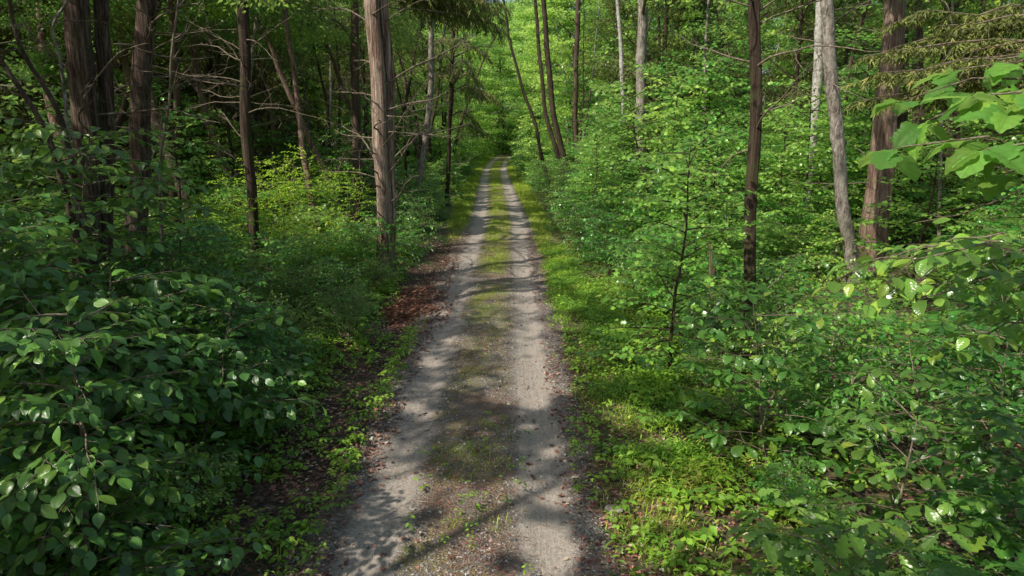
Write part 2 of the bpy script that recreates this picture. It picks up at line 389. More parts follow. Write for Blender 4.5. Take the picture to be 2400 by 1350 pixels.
def bark_mat(name, dark, mid, light, zs=.9, xs=11, moss=0.0, pale=.5, bump=.9, rough=.9):
    m, t, out = new_mat(name)
    tc = N_(t, 'ShaderNodeTexCoord'); mp = N_(t, 'ShaderNodeMapping'); mp.inputs['Scale'].default_value = (xs, xs, zs)
    t.links.new(tc.outputs['Object'], mp.inputs[0])
    n1 = N_(t, 'ShaderNodeTexNoise', i_Scale=1.6, i_Detail=7.0, i_Roughness=.68, i_Distortion=.5); t.links.new(mp.outputs[0], n1.inputs['Vector'])
    n3 = N_(t, 'ShaderNodeTexNoise', i_Scale=1.1, i_Detail=4.0, i_Roughness=.6); t.links.new(tc.outputs['Object'], n3.inputs['Vector'])
    n4 = N_(t, 'ShaderNodeTexNoise', i_Scale=16.0, i_Detail=5.0, i_Roughness=.7); t.links.new(tc.outputs['Object'], n4.inputs['Vector'])
    mp2 = N_(t, 'ShaderNodeMapping'); mp2.inputs['Scale'].default_value = (xs * 2.6, xs * 2.6, zs * 1.7); t.links.new(tc.outputs['Object'], mp2.inputs[0])
    n6 = N_(t, 'ShaderNodeTexNoise', i_Scale=1.6, i_Detail=5.0, i_Roughness=.7, i_Distortion=1.0); t.links.new(mp2.outputs[0], n6.inputs['Vector'])
    nn = math_(t, 'ADD', math_(t, 'MULTIPLY', n1.outputs['Fac'], .6), math_(t, 'MULTIPLY', n6.outputs['Fac'], .4))
    c = ramp(t, nn, [(.38, dark), (.48, mid), (.61, light)])
    pal = math_(t, 'MULTIPLY', math_(t, 'MULTIPLY_ADD', n3.outputs['Fac'], 5, -2.4, True), pale)
    c = mixc(t, pal, c, light)
    c = mixc(t, math_(t, 'MULTIPLY_ADD', n4.outputs['Fac'], 1.6, -.45, True), mixc(t, .45, c, (0, 0, 0)), c)
    if moss:
        n5 = N_(t, 'ShaderNodeTexNoise', i_Scale=2.3, i_Detail=6.0, i_Roughness=.7); t.links.new(tc.outputs['Object'], n5.inputs['Vector'])
        mm = math_(t, 'MULTIPLY', math_(t, 'MULTIPLY_ADD', n5.outputs['Fac'], 9, -4.6, True), moss)
        c = mixc(t, mm, c, (.07, .10, .015))
    p = N_(t, 'ShaderNodeBsdfPrincipled'); p.inputs['Roughness'].default_value = rough; p.inputs['Specular IOR Level'].default_value = .25
    bmp = N_(t, 'ShaderNodeBump', i_Strength=bump, i_Distance=.03)
    t.links.new(math_(t, 'ADD', math_(t, 'MULTIPLY', nn, 1.5), math_(t, 'MULTIPLY', n4.outputs['Fac'], .25)), bmp.inputs['Height'])
    t.links.new(bmp.outputs[0], p.inputs['Normal']); t.links.new(c, p.inputs['Base Color']); t.links.new(p.outputs[0], out.inputs[0])
    return m

M = {}
M['beech'] = leaf_mat('beech_leaf', [(0, (.018, .062, .022)), (.55, (.028, .095, .026)), (.9, (.045, .125, .025)), (1, (.07, .15, .03))], trans=(.24, .44, .08), rough=.31, veins=13, tf=.33, spec=.85, gain=(2.6, 2.35, 1.6), objvar=.5)
M['dogwood'] = leaf_mat('dogwood_leaf', [(0, (.035, .10, .02)), (.6, (.055, .15, .025)), (1, (.11, .20, .03))], rough=.27, veins=7, tf=.4, spec=.8)
M['oak'] = leaf_mat('oak_leaf', [(0, (.02, .075, .02)), (.6, (.04, .12, .025)), (.95, (.055, .14, .03)), (1, (.10, .17, .03))], rough=.33, veins=5, tf=.34, spec=.75, gain=(2.0, 1.75, 1.2), objvar=.5, trans=(.22, .52, .09))
M['big'] = leaf_mat('big_leaf', [(0, (.035, .11, .025)), (.6, (.055, .16, .035)), (1, (.09, .19, .03))], rough=.5, spec=.3, veins=4, tf=.5, gain=(2.9, 2.3, 1.9), trans=(.42, .66, .14))
M['shrub'] = leaf_mat('shrub_leaf', [(0, (.022, .075, .018)), (.5, (.04, .12, .022)), (.9, (.06, .15, .025)), (1, (.10, .18, .03))], rough=.33, tf=.4, objvar=.45, spec=.85)
M['fine'] = leaf_mat('fine_leaf', [(0, (.02, .07, .018)), (.5, (.04, .11, .02)), (1, (.09, .16, .025))], rough=.5, tf=.4, objvar=.3)
M['bright'] = leaf_mat('bright_leaf', [(0, (.06, .14, .015)), (.5, (.10, .20, .02)), (1, (.18, .26, .03))], trans=(.55, .80, .08), rough=.45, tf=.5, objvar=.2)
M['maple'] = leaf_mat('maple_leaf', [(0, (.025, .09, .018)), (.5, (.045, .135, .022)), (.9, (.065, .17, .025)), (1, (.10, .19, .03))], trans=(.44, .64, .17), rough=.28, tf=.42, objvar=.45, spec=.85)
M['sun_tint_maple'] = leaf_mat('sun_tint_maple_leaf', [(0, (.055, .13, .03)), (.5, (.09, .18, .035)), (1, (.14, .22, .06))], trans=(.5, .80, .12), rough=.28, tf=.45, objvar=.2, spec=.85)  # maple leaf copy with sun brightness put into the colour
M['sun_tint_canopy'] = leaf_mat('sun_tint_canopy_leaf', [(0, (.06, .12, .02)), (.5, (.10, .18, .03)), (1, (.17, .24, .06))], trans=(.60, .80, .24), rough=.32, tf=.55, objvar=.3, spec=.7, gain=(3.6, 3.4, 2.5))  # lighter leaf colour stands in for sun on the far crowns
M['canopy'] = leaf_mat('canopy_leaf', [(0, (.025, .08, .015)), (.5, (.045, .12, .02)), (1, (.09, .17, .025))], trans=(.44, .64, .17), rough=.45, tf=.42, objvar=.4)
M['cedar'] = leaf_mat('cedar_frond', [(0, (.03, .05, .016)), (.5, (.06, .085, .022)), (.85, (.08, .11, .03)), (1, (.11, .12, .04))], trans=(.12, .17, .03), rough=.6, tf=.2, objvar=.25)
M['grass'] = leaf_mat('grass_blade', [(0, (.06, .13, .018)), (.5, (.11, .19, .025)), (.85, (.17, .25, .035)), (1, (.28, .27, .09))], trans=(.5, .62, .06), rough=.55, tf=.38, objvar=0, gain=(3.0, 2.35, 1.9))
M['herb'] = leaf_mat('herb_leaf', [(0, (.035, .10, .018)), (.5, (.07, .16, .024)), (.9, (.12, .22, .03)), (1, (.2, .2, .06))], trans=(.42, .66, .08), rough=.5, tf=.38, objvar=0, gain=(2.8, 2.3, 1.7))
M['litter'] = leaf_mat('dead_leaf', [(0, (.028, .013, .011)), (.4, (.075, .036, .03)), (.75, (.15, .08, .066)), (1, (.28, .20, .17))], trans=(.3, .16, .07), rough=.6, tf=.1, objvar=0)
M['cedar_bark'] = bark_mat('cedar_bark', (.05, .027, .018), (.21, .125, .088), (.50, .38, .30), zs=.55, xs=13, pale=.35)
M['sun_tint_cedar_bark'] = bark_mat('sun_tint_cedar_bark', (.045, .02, .014), (.28, .165, .115), (.84, .70, .58), zs=.45, xs=17, pale=.42, moss=.12, bump=1.0)  # cedar bark lightened: sun on the trunk is partly in the colour
M['old_cedar_bark'] = bark_mat('old_cedar_bark', (.022, .012, .009), (.10, .058, .042), (.34, .25, .20), zs=.5, xs=16, pale=.3, moss=.12, bump=1.0)
M['dark_bark'] = bark_mat('dark_bark', (.018, .012, .009), (.06, .04, .028), (.17, .12, .085), zs=.7, xs=13, moss=.35, pale=.2)
M['brown_bark'] = bark_mat('brown_bark', (.04, .025, .018), (.11, .07, .05), (.24, .17, .13), zs=.8, xs=12, moss=.15, pale=.4)
M['grey_bark'] = bark_mat('grey_bark', (.06, .045, .037), (.24, .195, .165), (.66, .60, .53), zs=3.0, xs=10, moss=.1, pale=.5, bump=.5)
M['pale_bark'] = bark_mat('pale_bark', (.14, .12, .10), (.46, .42, .37), (.85, .82, .77), zs=5, xs=6, pale=.6, bump=.25)
M['twig'] = bark_mat('twig_bark', (.07, .05, .035), (.20, .15, .11), (.48, .40, .31), zs=6, xs=14, moss=.4, pale=.4, bump=.3)
M['deadwood'] = bark_mat('dead_wood', (.10, .06, .04), (.24, .16, .11), (.42, .32, .24), zs=.6, xs=14, pale=.4)

# ground
def ground_mat():
    m, t, out = new_mat('forest_floor')
    g = N_(t, 'ShaderNodeNewGeometry'); at = N_(t, 'ShaderNodeAttribute', attribute_name='lv')
    v = N_(t, 'ShaderNodeTexVoronoi', i_Scale=17.0, i_Randomness=1.0); t.links.new(g.outputs['Position'], v.inputs['Vector'])
    v2 = N_(t, 'ShaderNodeTexNoise', i_Scale=9.0, i_Detail=8.0, i_Roughness=.75); t.links.new(g.outputs['Position'], v2.inputs['Vector'])
    v3 = N_(t, 'ShaderNodeTexNoise', i_Scale=1.3, i_Detail=4.0); t.links.new(g.outputs['Position'], v3.inputs['Vector'])
    sep = N_(t, 'ShaderNodeSeparateColor'); t.links.new(v.outputs['Color'], sep.inputs[0])
    c = ramp(t, sep.outputs[0], [(0, (.03, .017, .011)), (.4, (.085, .048, .03)), (.75, (.16, .092, .06)), (1, (.30, .20, .14))])
    c = mixc(t, math_(t, 'MULTIPLY_ADD', v2.outputs['Fac'], 3, -1.0, True), (.016, .011, .008), c)
    gr = mixc(t, v2.outputs['Fac'], (.05, .09, .012), (.18, .26, .035))
    k = math_(t, 'ADD', at.outputs['Fac'], math_(t, 'MULTIPLY_ADD', v3.outputs['Fac'], 1.4, -.7))
    k = math_(t, 'ADD', k, math_(t, 'MULTIPLY_ADD', v2.outputs['Fac'], .8, -.4), clamp=True)
    c = mixc(t, math_(t, 'MULTIPLY', k, .85), c, gr)
    p = N_(t, 'ShaderNodeBsdfPrincipled', i_Roughness=.85); bmp = N_(t, 'ShaderNodeBump', i_Strength=.9, i_Distance=.02)
    t.links.new(math_(t, 'ADD', v.outputs['Distance'], v2.outputs['Fac']), bmp.inputs['Height'])
    t.links.new(bmp.outputs[0], p.inputs['Normal']); t.links.new(c, p.inputs['Base Color']); t.links.new(p.outputs[0], out.inputs[0])
    return m
def road_mat():
    m, t, out = new_mat('gravel_track')
    g = N_(t, 'ShaderNodeNewGeometry'); pos = g.outputs['Position']; at = N_(t, 'ShaderNodeAttribute', attribute_name='lv'); u = at.outputs['Fac']   # metres from the centre line
    nz = N_(t, 'ShaderNodeTexNoise', i_Scale=1.7, i_Detail=6.0, i_Roughness=.65); t.links.new(pos, nz.inputs['Vector'])
    nf = N_(t, 'ShaderNodeTexNoise', i_Scale=22.0, i_Detail=6.0, i_Roughness=.75); t.links.new(pos, nf.inputs['Vector'])
    nl = N_(t, 'ShaderNodeTexNoise', i_Scale=.45, i_Detail=3.0); t.links.new(pos, nl.inputs['Vector'])
    mp = N_(t, 'ShaderNodeMapping'); mp.inputs['Scale'].default_value = (9, .35, 1); t.links.new(pos, mp.inputs[0])
    st = N_(t, 'ShaderNodeTexNoise', i_Scale=2.2, i_Detail=3.0, i_Roughness=.5); t.links.new(mp.outputs[0], st.inputs['Vector'])
    vo = N_(t, 'ShaderNodeTexVoronoi', i_Scale=34.0); t.links.new(pos, vo.inputs['Vector'])
    vo2 = N_(t, 'ShaderNodeTexVoronoi', i_Scale=110.0); t.links.new(pos, vo2.inputs['Vector'])
    s1 = N_(t, 'ShaderNodeSeparateColor'); t.links.new(vo.outputs['Color'], s1.inputs[0])
    s2 = N_(t, 'ShaderNodeSeparateColor'); t.links.new(vo2.outputs['Color'], s2.inputs[0])
    stone = ramp(t, s1.outputs[0], [(0, (.06, .054, .05)), (.4, (.18, .16, .142)), (.75, (.36, .315, .27)), (1, (.70, .62, .54))])
    stone = mixc(t, math_(t, 'MULTIPLY_ADD', vo.outputs['Distance'], 60, -.5, True), stone, mixc(t, .6, stone, (.08, .06, .05)))
    fine = ramp(t, s2.outputs[1], [(0, (.20, .175, .155)), (.5, (.42, .375, .33)), (1, (.66, .59, .51))])
    dirt = mixc(t, st.outputs['Fac'], (.33, .275, .225), (.60, .50, .405))
    dirt = mixc(t, .45, dirt, fine)
    dirt = mixc(t, math_(t, 'MULTIPLY_ADD', nf.outputs['Fac'], 4, -1.7, True), mixc(t, .4, dirt, (.10, .09, .085)), dirt)
    # track mask: distance from wheel line
    un = math_(t, 'ADD', u, math_(t, 'MULTIPLY_ADD', nz.outputs['Fac'], .7, -.35))
    dtr = math_(t, 'ABSOLUTE', math_(t, 'SUBTRACT', math_(t, 'ABSOLUTE', un), .86))
    tr = math_(t, 'SUBTRACT', 1.0, math_(t, 'MULTIPLY_ADD', math_(t, 'ADD', dtr, math_(t, 'MULTIPLY_ADD', nf.outputs['Fac'], .35, -.175)), 5.0, -.95, True), clamp=True)
    c = mixc(t, tr, mixc(t, .18, stone, dirt), dirt)
    # centre strip: needles + moss
    cen = math_(t, 'SUBTRACT', 1.0, math_(t, 'MULTIPLY_ADD', math_(t, 'ABSOLUTE', un), 4.0, -1.35, True), clamp=True)
    y = N_(t, 'ShaderNodeSeparateXYZ'); t.links.new(pos, y.inputs[0])
    far = math_(t, 'MULTIPLY_ADD', y.outputs[1], .030, -.35, True)
    org = mixc(t, nf.outputs['Fac'], (.05, .034, .02), (.32, .20, .125))
    c = mixc(t, math_(t, 'MULTIPLY', cen, math_(t, 'MULTIPLY_ADD', nz.outputs['Fac'], 3.0, -.95, True)), c, org)
    moss = mixc(t, nf.outputs['Fac'], (.12, .15, .015), (.36, .38, .05))
    mk = math_(t, 'MULTIPLY_ADD', math_(t, 'ADD', nl.outputs['Fac'], math_(t, 'ADD', math_(t, 'MULTIPLY', nz.outputs['Fac'], .6), math_(t, 'MULTIPLY', far, .35))), 6, -4.6, True)
    mk = math_(t, 'MAXIMUM', mk, math_(t, 'MULTIPLY', far, .8))
    mk = math_(t, 'MULTIPLY', mk, math_(t, 'MULTIPLY_ADD', nf.outputs['Fac'], 3, -1.0, True))
    c = mixc(t, math_(t, 'MULTIPLY', cen, mk), c, moss)
    # edges
    ed = math_(t, 'MULTIPLY_ADD', math_(t, 'ABSOLUTE', un), 2.8, -3.85, True)
    c = mixc(t, math_(t, 'MULTIPLY', ed, math_(t, 'MULTIPLY_ADD', nf.outputs['Fac'], 4, -1.3, True)), c, org)
    p = N_(t, 'ShaderNodeBsdfPrincipled'); t.links.new(c, p.inputs['Base Color'])
    t.links.new(math_(t, 'MULTIPLY_ADD', nz.outputs['Fac'], .5, .42), p.inputs['Roughness']); p.inputs['Specular IOR Level'].default_value = .35
    bmp = N_(t, 'ShaderNodeBump', i_Strength=1.0, i_Distance=.02)
    h = math_(t, 'ADD', math_(t, 'MULTIPLY', vo.outputs['Distance'], math_(t, 'MULTIPLY_ADD', tr, -.8, 1.0)), math_(t, 'MULTIPLY', nf.outputs['Fac'], .6))
    h = math_(t, 'ADD', h, math_(t, 'MULTIPLY', st.outputs['Fac'], math_(t, 'MULTIPLY', tr, .8)))
    t.links.new(h, bmp.inputs['Height']); t.links.new(bmp.outputs[0], p.inputs['Normal']); t.links.new(p.outputs[0], out.inputs[0])
    return m
M['ground'] = ground_mat(); M['road'] = road_mat()

# ------------------------------------------------------------------ setting: ground, track
def grid(xs, ys):
    X, Y = np.meshgrid(xs, ys); n = len(xs); m = len(ys)
    i = np.arange(m - 1)[:, None] * n + np.arange(n - 1)[None, :]
    F = np.stack([i, i + 1, i + n + 1, i + n], -1).reshape(-1, 4)
    return X.ravel(), Y.ravel(), F
xs = np.concatenate([-np.geomspace(400, 12, 26)[:-1], np.arange(-12, 12.01, .14), np.geomspace(12, 400, 26)[1:]])
ys = np.concatenate([[-60, -30, -15, -6], np.arange(-2, 40, .16), np.arange(40, 130, .5), np.geomspace(130, 600, 20)])
X, Y, F = grid(xs, ys)
green = np.clip(1.0 - np.abs(X - cx(Y) - (1.9)) / 1.6, 0, 1) * np.interp(Y, [0, 16, 24], [.35, .45, .95]) + np.clip(1 - np.abs(X - cx(Y) + 2.1) / 1.6, 0, 1) * np.clip((Y - 22) / 12, 0, 1) * .9 + .2 * (np.abs(X) > 4)
tag(obj('ground', mesh('ground', np.stack([X, Y, gz(X, Y)], -1), F, lv=green), M['ground']), kind='structure')
us = np.linspace(-1.95, 1.95, 79); ys = np.concatenate([np.arange(-4, 30, .07), np.arange(30, 128, .25)])
U, Y, F = grid(us, ys)
X = U + cx(Y)
rut = np.exp(-((np.abs(U) - .86) / .22) ** 2)
Z = .018 - .035 * rut + .02 * np.exp(-(U / .35) ** 2) - .09 * np.clip((np.abs(U) - 1.34 - .07 + .5 * (fbm(X, Y, 1.1, 50) - .5)) / .45, 0, 2) + .014 * (fbm(X, Y, .35, 60) - .5) + np.clip((Y - 95) / 60, 0, 1) * .9 + .004
tag(obj('gravel_road', mesh('gravel_road', np.stack([X, Y, Z], -1), F, lv=U), M['road']), kind='structure')
def roadz(x, y):
    u = x - cx(y)
    z = .018 - .035 * np.exp(-((np.abs(u) - .86) / .22) ** 2) + .02 * np.exp(-(u / .35) ** 2) - .09 * np.clip((np.abs(u) - 1.34 - .07 + .5 * (fbm(x, y, 1.1, 50) - .5)) / .45, 0, 2) + .004
    z = z + .014 * (fbm(x, y, .35, 60) - .5) + np.clip((np.asarray(y) - 95) / 60, 0, 1) * .9
    return np.where(np.abs(u) < 1.95, np.maximum(z, gz(x, y)), gz(x, y))

# ------------------------------------------------------------------ stuff on the ground
rng = np.random.default_rng(3)
def upleaf(T, x, y, size, rng, tilt=.5, z=None, lv=None):
    n = len(x); az = rng.uniform(0, 2 * PI, n)
    O = np.stack([x, y, (roadz(x, y) if z is None else z)], -1)
    D = np.stack([np.cos(az), np.sin(az), np.tan(tilt)], -1)
    Nn = np.stack([-np.cos(az) * np.sin(tilt), -np.sin(az) * np.sin(tilt), np.cos(tilt) * np.ones(n)], -1) + rng.normal(0, .2, (n, 3))
    return leaves(T, O, D, Nn, size, rng, lv)
# gravel stones
n = 60000
y = 4.6 + 15 * rng.random(n) ** 1.6; u = rng.uniform(-1.65, 1.5, n)
keep = rng.random(n) < np.where(np.abs(np.abs(u) - .86) < .27, .10, .9) * np.clip(fbm(u, y, .8, 70) * 2.6 - .65, 0.05, 1)
u = u[keep]; y = y[keep]; x = u + cx(y); n = len(x)
r = rng.gamma(2.6, .0026, n) + .003
oc = np.array([(1, 0, 0), (-1, 0, 0), (0, 1, 0), (0, -1, 0), (0, 0, .7), (0, 0, -.7)]); of = np.array([(0, 2, 4), (2, 1, 4), (1, 3, 4), (3, 0, 4), (2, 0, 5), (1, 2, 5), (3, 1, 5), (0, 3, 5)])
a = rng.uniform(0, 2 * PI, n); c_, s_ = np.cos(a), np.sin(a)
jit = oc[None] * rng.uniform(.6, 1.3, (n, 6, 1)) + rng.normal(0, .15, (n, 6, 3))
V = np.stack([jit[..., 0] * c_[:, None] - jit[..., 1] * s_[:, None], jit[..., 0] * s_[:, None] + jit[..., 1] * c_[:, None], jit[..., 2]], -1) * r[:, None, None] + np.stack([x, y, roadz(x, y) + r * .25], -1)[:, None, :]
m, t, out = new_mat('loose_stone')
at = N_(t, 'ShaderNodeAttribute', attribute_name='lv'); p = N_(t, 'ShaderNodeBsdfPrincipled', i_Roughness=.8)
t.links.new(ramp(t, at.outputs['Fac'], [(0, (.09, .09, .10)), (.5, (.22, .205, .195)), (.85, (.36, .33, .30)), (1, (.6, .56, .5))]), p.inputs[0]); t.links.new(p.outputs[0], out.inputs[0]); M['stone'] = m
tag(obj('loose_gravel', mesh('loose_gravel', V.reshape(-1, 3), (of[None] + np.arange(n)[:, None, None] * 6).reshape(-1, 3), lv=np.repeat(rng.random(n), 6), smooth=False), m),
    'small grey stones scattered over the two wheel tracks', 'gravel', kind='stuff')
# leaf litter
n = 110000
y = 3.2 + 24 * rng.random(n) ** 1.5; x = rng.uniform(-7, 7.5, n); u = x - cx(y)
den = np.where(np.abs(u) < 1.05, .04, np.where(u < 0, .8, .55)) * np.clip(fbm(x, y, 1.0, 80) * 3 - .8, .08, 1)
k = rng.random(n) < den; x = x[k]; y = y[k]
tag(obj('leaf_litter', leafmesh('leaf_litter', [upleaf(LF_DIAM, x, y, rng.uniform(.03, .085, len(x)), rng, rng.uniform(-.1, .35, len(x)), z=roadz(x, y) + .008)]), M['litter']),
    'brown dead leaves lying along both sides of the track', 'leaf litter', kind='stuff')
# needle / twig litter in drifts
n = 90000
y = 4.6 + 22 * rng.random(n) ** 1.5; u = rng.uniform(-2.3, 2.3, n); x = u + cx(y)
den = np.clip(vn(x, y, .45, 90) * 2.2 - 1.1 + .9 * np.exp(-((np.abs(u) - 1.4) / .25) ** 2) + .55 * vn(x * .4, y * 2.2, .35, 91), 0, 1) * np.where(np.abs(np.abs(u) - .86) < .3, .25, 1)
k = rng.random(n) < den; x = x[k]; y = y[k]
tag(obj('needle_litter', leafmesh('needle_litter', [upleaf(LF_BLADE, x, y, rng.uniform(.03, .09, len(x)), rng, rng.uniform(0, .25, len(x)), z=roadz(x, y) + .006)]), M['litter']),
    'reddish brown needle and twig litter drifted on the gravel', 'needle litter', kind='stuff')

def band(y):  # outer edges of the grassy verges
    return np.interp(y, [0, 6, 12, 18, 22, 30, 60, 110], [2.6, 2.6, 2.5, 2.2, 1.8, 2.4, 2.7, 3.0])
# herbs and stilt grass
def herbs(n, ylo, yhi, pw, sz, seed, side):
    rng = np.random.default_rng(seed)
    y = ylo + (yhi - ylo) * rng.random(n) ** pw
    if side > 0:
        u = rng.uniform(.95, 3.9, n); edge = band(y) + .75
        d = np.clip((u - 1.38 + .5 * (fbm(u, y, .7, 171) - .5)) / .4, 0, 1) * np.clip((edge - u) / .5, .25, 1)
        nn = fbm(u, y, .9, 100); d = d * np.clip(nn * 5.5 - 2.25 + .5 * (y > 14), 0.04, 1)
        hole = np.exp(-(((u - 1.55) / .45) ** 2 + ((y - 8.7) / 1.7) ** 2)) + .8 * np.exp(-(((u - 1.4) / .35) ** 2 + ((y - 6.6) / 1.0) ** 2))
        d = d * (1 - .95 * np.clip(hole * 1.3, 0, 1))
    else:
        u = -rng.uniform(1.5, 4.6, n)
        d = np.clip(fbm(u, y, .55, 110) * 5 - 2.3, 0, 1) * np.interp(y, [0, 8, 12, 17, 24, 30], [.22, .25, .9, .6, .5, 1.0]) * np.clip((-u - np.where(y < 12, 2.3, 2.0)) / .5, .05, 1)
    k = rng.random(n) < d; u = u[k]; y = y[k]; x = u + cx(y); n = len(x)
    z = roadz(x, y) + rng.random(n) ** 1.5 * np.clip((np.abs(u) - 1.0) / 1.5, .1, 1) * .22
    lv = np.clip(fbm(x, y, .7, 130) * 1.5 - .25 + rng.normal(0, .18, n), 0, 1)
    return upleaf(LF_LANCE if side > 0 else LF_DIAM, x, y, sz * rng.uniform(.6, 1.3, n) * (1.45 if side > 0 else 1), rng, rng.uniform(-.2, .9, n), z=z, lv=lv)
L = [herbs(150000, 4.3, 24, 1.5, .052, 31, 1), herbs(52000, 4.0, 26, 1.4, .06, 32, -1)]
# little rosettes (seedlings) with bigger leaves
def seedlings(n, seed, xr, yr, size, per=6):
    rng = np.random.default_rng(seed)
    x = rng.uniform(*xr, n); y = rng.uniform(*yr, n); az0 = rng.uniform(0, 2 * PI, n); h = rng.uniform(.05, .22, n); s = size * rng.uniform(.7, 1.3, n)
    k_ = rng.random(n) < np.clip(fbm(x, y, .8, seed) * 5 - 1.9, .05, 1); x, y, az0, h, s = x[k_], y[k_], az0[k_], h[k_], s[k_]; n = len(x)
    lvb = rng.random(n) * .7
    out = []
    for k in range(per):
        az = az0 + k * 2 * PI / per * 1.0 + rng.normal(0, .3, n)
        O = np.stack([x, y, roadz(x, y) + h + rng.uniform(-.03, .03, n)], -1)
        D = np.stack([np.cos(az), np.sin(az), rng.uniform(-.4, .25, n)], -1)
        out.append(leaves(LF_BEECH_LO, O + nrm(D) * .015, D, np.array([0, 0, 1.]) + rng.normal(0, .3, (n, 3)), s, rng, np.clip(lvb + rng.uniform(0, .3, n), 0, 1)))
    return out
L += seedlings(900, 48, (-5.4, -3.0), (4.5, 18), .11, 5)
L += seedlings(900, 49, (1.6, 4), (4.5, 18), .10, 5)
L += seedlings(1500, 41, (-5.0, -2.7), (4.5, 18), .07)
L += seedlings(1500, 42, (1.0, 3.6), (5, 18), .07)
L += seedlings(60, 43, (-1.1, .2), (5, 9), .045)
L += seedlings(260, 46, (-2.15, -1.75), (4.5, 14), .05)
L += seedlings(520, 51, (-3.0, -1.9), (4.5, 13), .065)
L += seedlings(200, 47, (.7, 1.1), (4.5, 14), .05)
L += seedlings(5000, 44, (-14, -3), (8, 30), .10)
L += seedlings(4500, 45, (3, 15), (11, 30), .10)
L += seedlings(700, 50, (2.6, 8), (3, 11), .09)
tag(obj('ground_cover', leafmesh('ground_cover', L), M['herb']), 'low leafy seedlings and stilt grass covering the banks', 'ground cover', kind='stuff')
# grass: clumps in the centre strip, verges
def blades(x, y, size, rng, lv=None):
    n = len(x); return upleaf(LF_BLADE, x, y, size, rng, rng.uniform(.5, 1.35, n), lv=lv)
L = []
n = 90000
y = 4.8 + 85 * rng.random(n) ** 1.9; u = rng.normal(0, .26, n)
k = (rng.random(n) < np.clip(fbm(u * 1.4, y, 1.1, 140) * 5 - 2.6 + np.clip((y - 8) / 22, 0, .95), 0, 1)) & (np.abs(u) < .56 + .1 * vn(u, y, .3, 3)); u = u[k]; y = y[k]
L.append(blades(u + cx(y), y, rng.uniform(.02, .065, len(u)) * np.clip(y / 14, .8, 1.9), rng))
for side, n in ((1, 150000), (-1, 110000)):
    y = (5 if side > 0 else 24) + 100 * rng.random(n) ** 1.7; u = rng.uniform(1.2, 3.3, n)
    d = np.clip((band(y) - u) / .35, 0, 1) * np.clip((u - np.where(y < 22, 1.45, 1.25)) / .3, 0, 1) * np.clip(fbm(u, y, .8, 150) * 5 - 1.9 + (y > 20) * 1.2, .04, 1)
    if side < 0: d *= np.clip((y - 24) / 10, 0, 1)
    else: d *= np.where(y < 20, .55, 1)
    k = rng.random(n) < d; u = u[k] * side; y = y[k]
    L.append(blades(u + cx(y), y, rng.uniform(.05, .14, len(u)) * np.clip(y / 22, 1, 2.2), rng, lv=np.clip(fbm(u, y, 1.2, 160) * 1.3 - .2 + rng.normal(0, .15, len(u)), 0, 1)))
# tufts
for tx, ty in [G(*q) for q in ((1170, 1230), (1080, 1235), (1150, 1090), (1170, 1090), (1060, 1130), (650, 1290), (700, 1270), (1640, 1075), (1610, 1090), (1660, 1105), (1570, 1150), (1120, 1000), (1190, 690), (1380, 880))]:
    m_ = 45; a = rng.normal(0, .11, (m_, 2)); L.append(blades(tx + a[:, 0], ty + a[:, 1], rng.uniform(.03, .12, m_), rng))
tag(obj('grass', leafmesh('grass', L), M['grass']), 'bright green grass on the verges and the centre strip of the track', 'grass', kind='stuff')

# ------------------------------------------------------------------ trunks
def trunk_mod(seed, flute=.10, flare=True):
    rng = np.random.default_rng(seed); ph = rng.uniform(0, 2 * PI, 6); kz = rng.uniform(-.5, .5, 6); am = rng.uniform(.3, 1, 6)
    kn = [(rng.uniform(.8, 9), rng.uniform(0, 2 * PI), rng.uniform(.05, .16)) for _ in range(14)]
    def f(th, pts):
        z = pts[:, 2][:, None]; th = th[None, :]
        r = .86 + .6 * flute * (am[0] * np.sin(2 * th + ph[0] + kz[0] * z) + am[1] * np.sin(3 * th + ph[1] + kz[1] * z) + .6 * am[2] * np.sin(5 * th + ph[2] + kz[2] * z) + .4 * am[3] * np.sin(9 * th + ph[3] + kz[3] * z) + .25 * np.sin(14 * th + ph[4] + kz[4] * z))
        if flare:
            fl = np.exp(-np.clip(z, 0, 9) / .28); r = r * (1 + fl * (.35 + .28 * np.sin(4 * th + ph[5]) + .12 * np.sin(7 * th)))
        for kz_, kt, ks in kn:
            dth = np.angle(np.exp(1j * (th - kt))); r = r + 1.1 * ks * np.exp(-((z - kz_) / .10) ** 2 - (dth / .45) ** 2)
        return r + .02 * np.sin(z * 9 + 3 * th) 
    return f
def dead_branch(rng, p, az, L, r, elev=None, droop=None, twigs=5):
    wd = Acc(); e = rng.uniform(-.15, .7) if elev is None else elev
    lp = curve(p, (math.cos(az) * math.cos(e), math.sin(az) * math.cos(e), math.sin(e)), L, 9, rng, .16, rng.uniform(-.5, .2) if droop is None else droop)
    wd.add(tube(lp, np.linspace(r, r * .22, 9), 5))
    for t in rng.uniform(.15, .95, twigs):
        o, d = at_t(lp, np.array([t])); dd = nrm(d[0] + rng.normal(0, .55, 3))
        l2 = L * rng.uniform(.15, .45) * (1.2 - t); tp = curve(o[0], dd, l2, 6, rng, .2, rng.uniform(-.3, .5)); wd.add(tube(tp, np.linspace(r * .45, r * .12, 6), 3))
        for t3 in rng.uniform(.3, .95, 2):
            o3, d3 = at_t(tp, np.array([t3])); wd.add(tube(curve(o3[0], nrm(d3[0] + rng.normal(0, .6, 3)), l2 * .45, 4, rng, .2), np.linspace(r * .22, r * .08, 4), 3))
    return wd

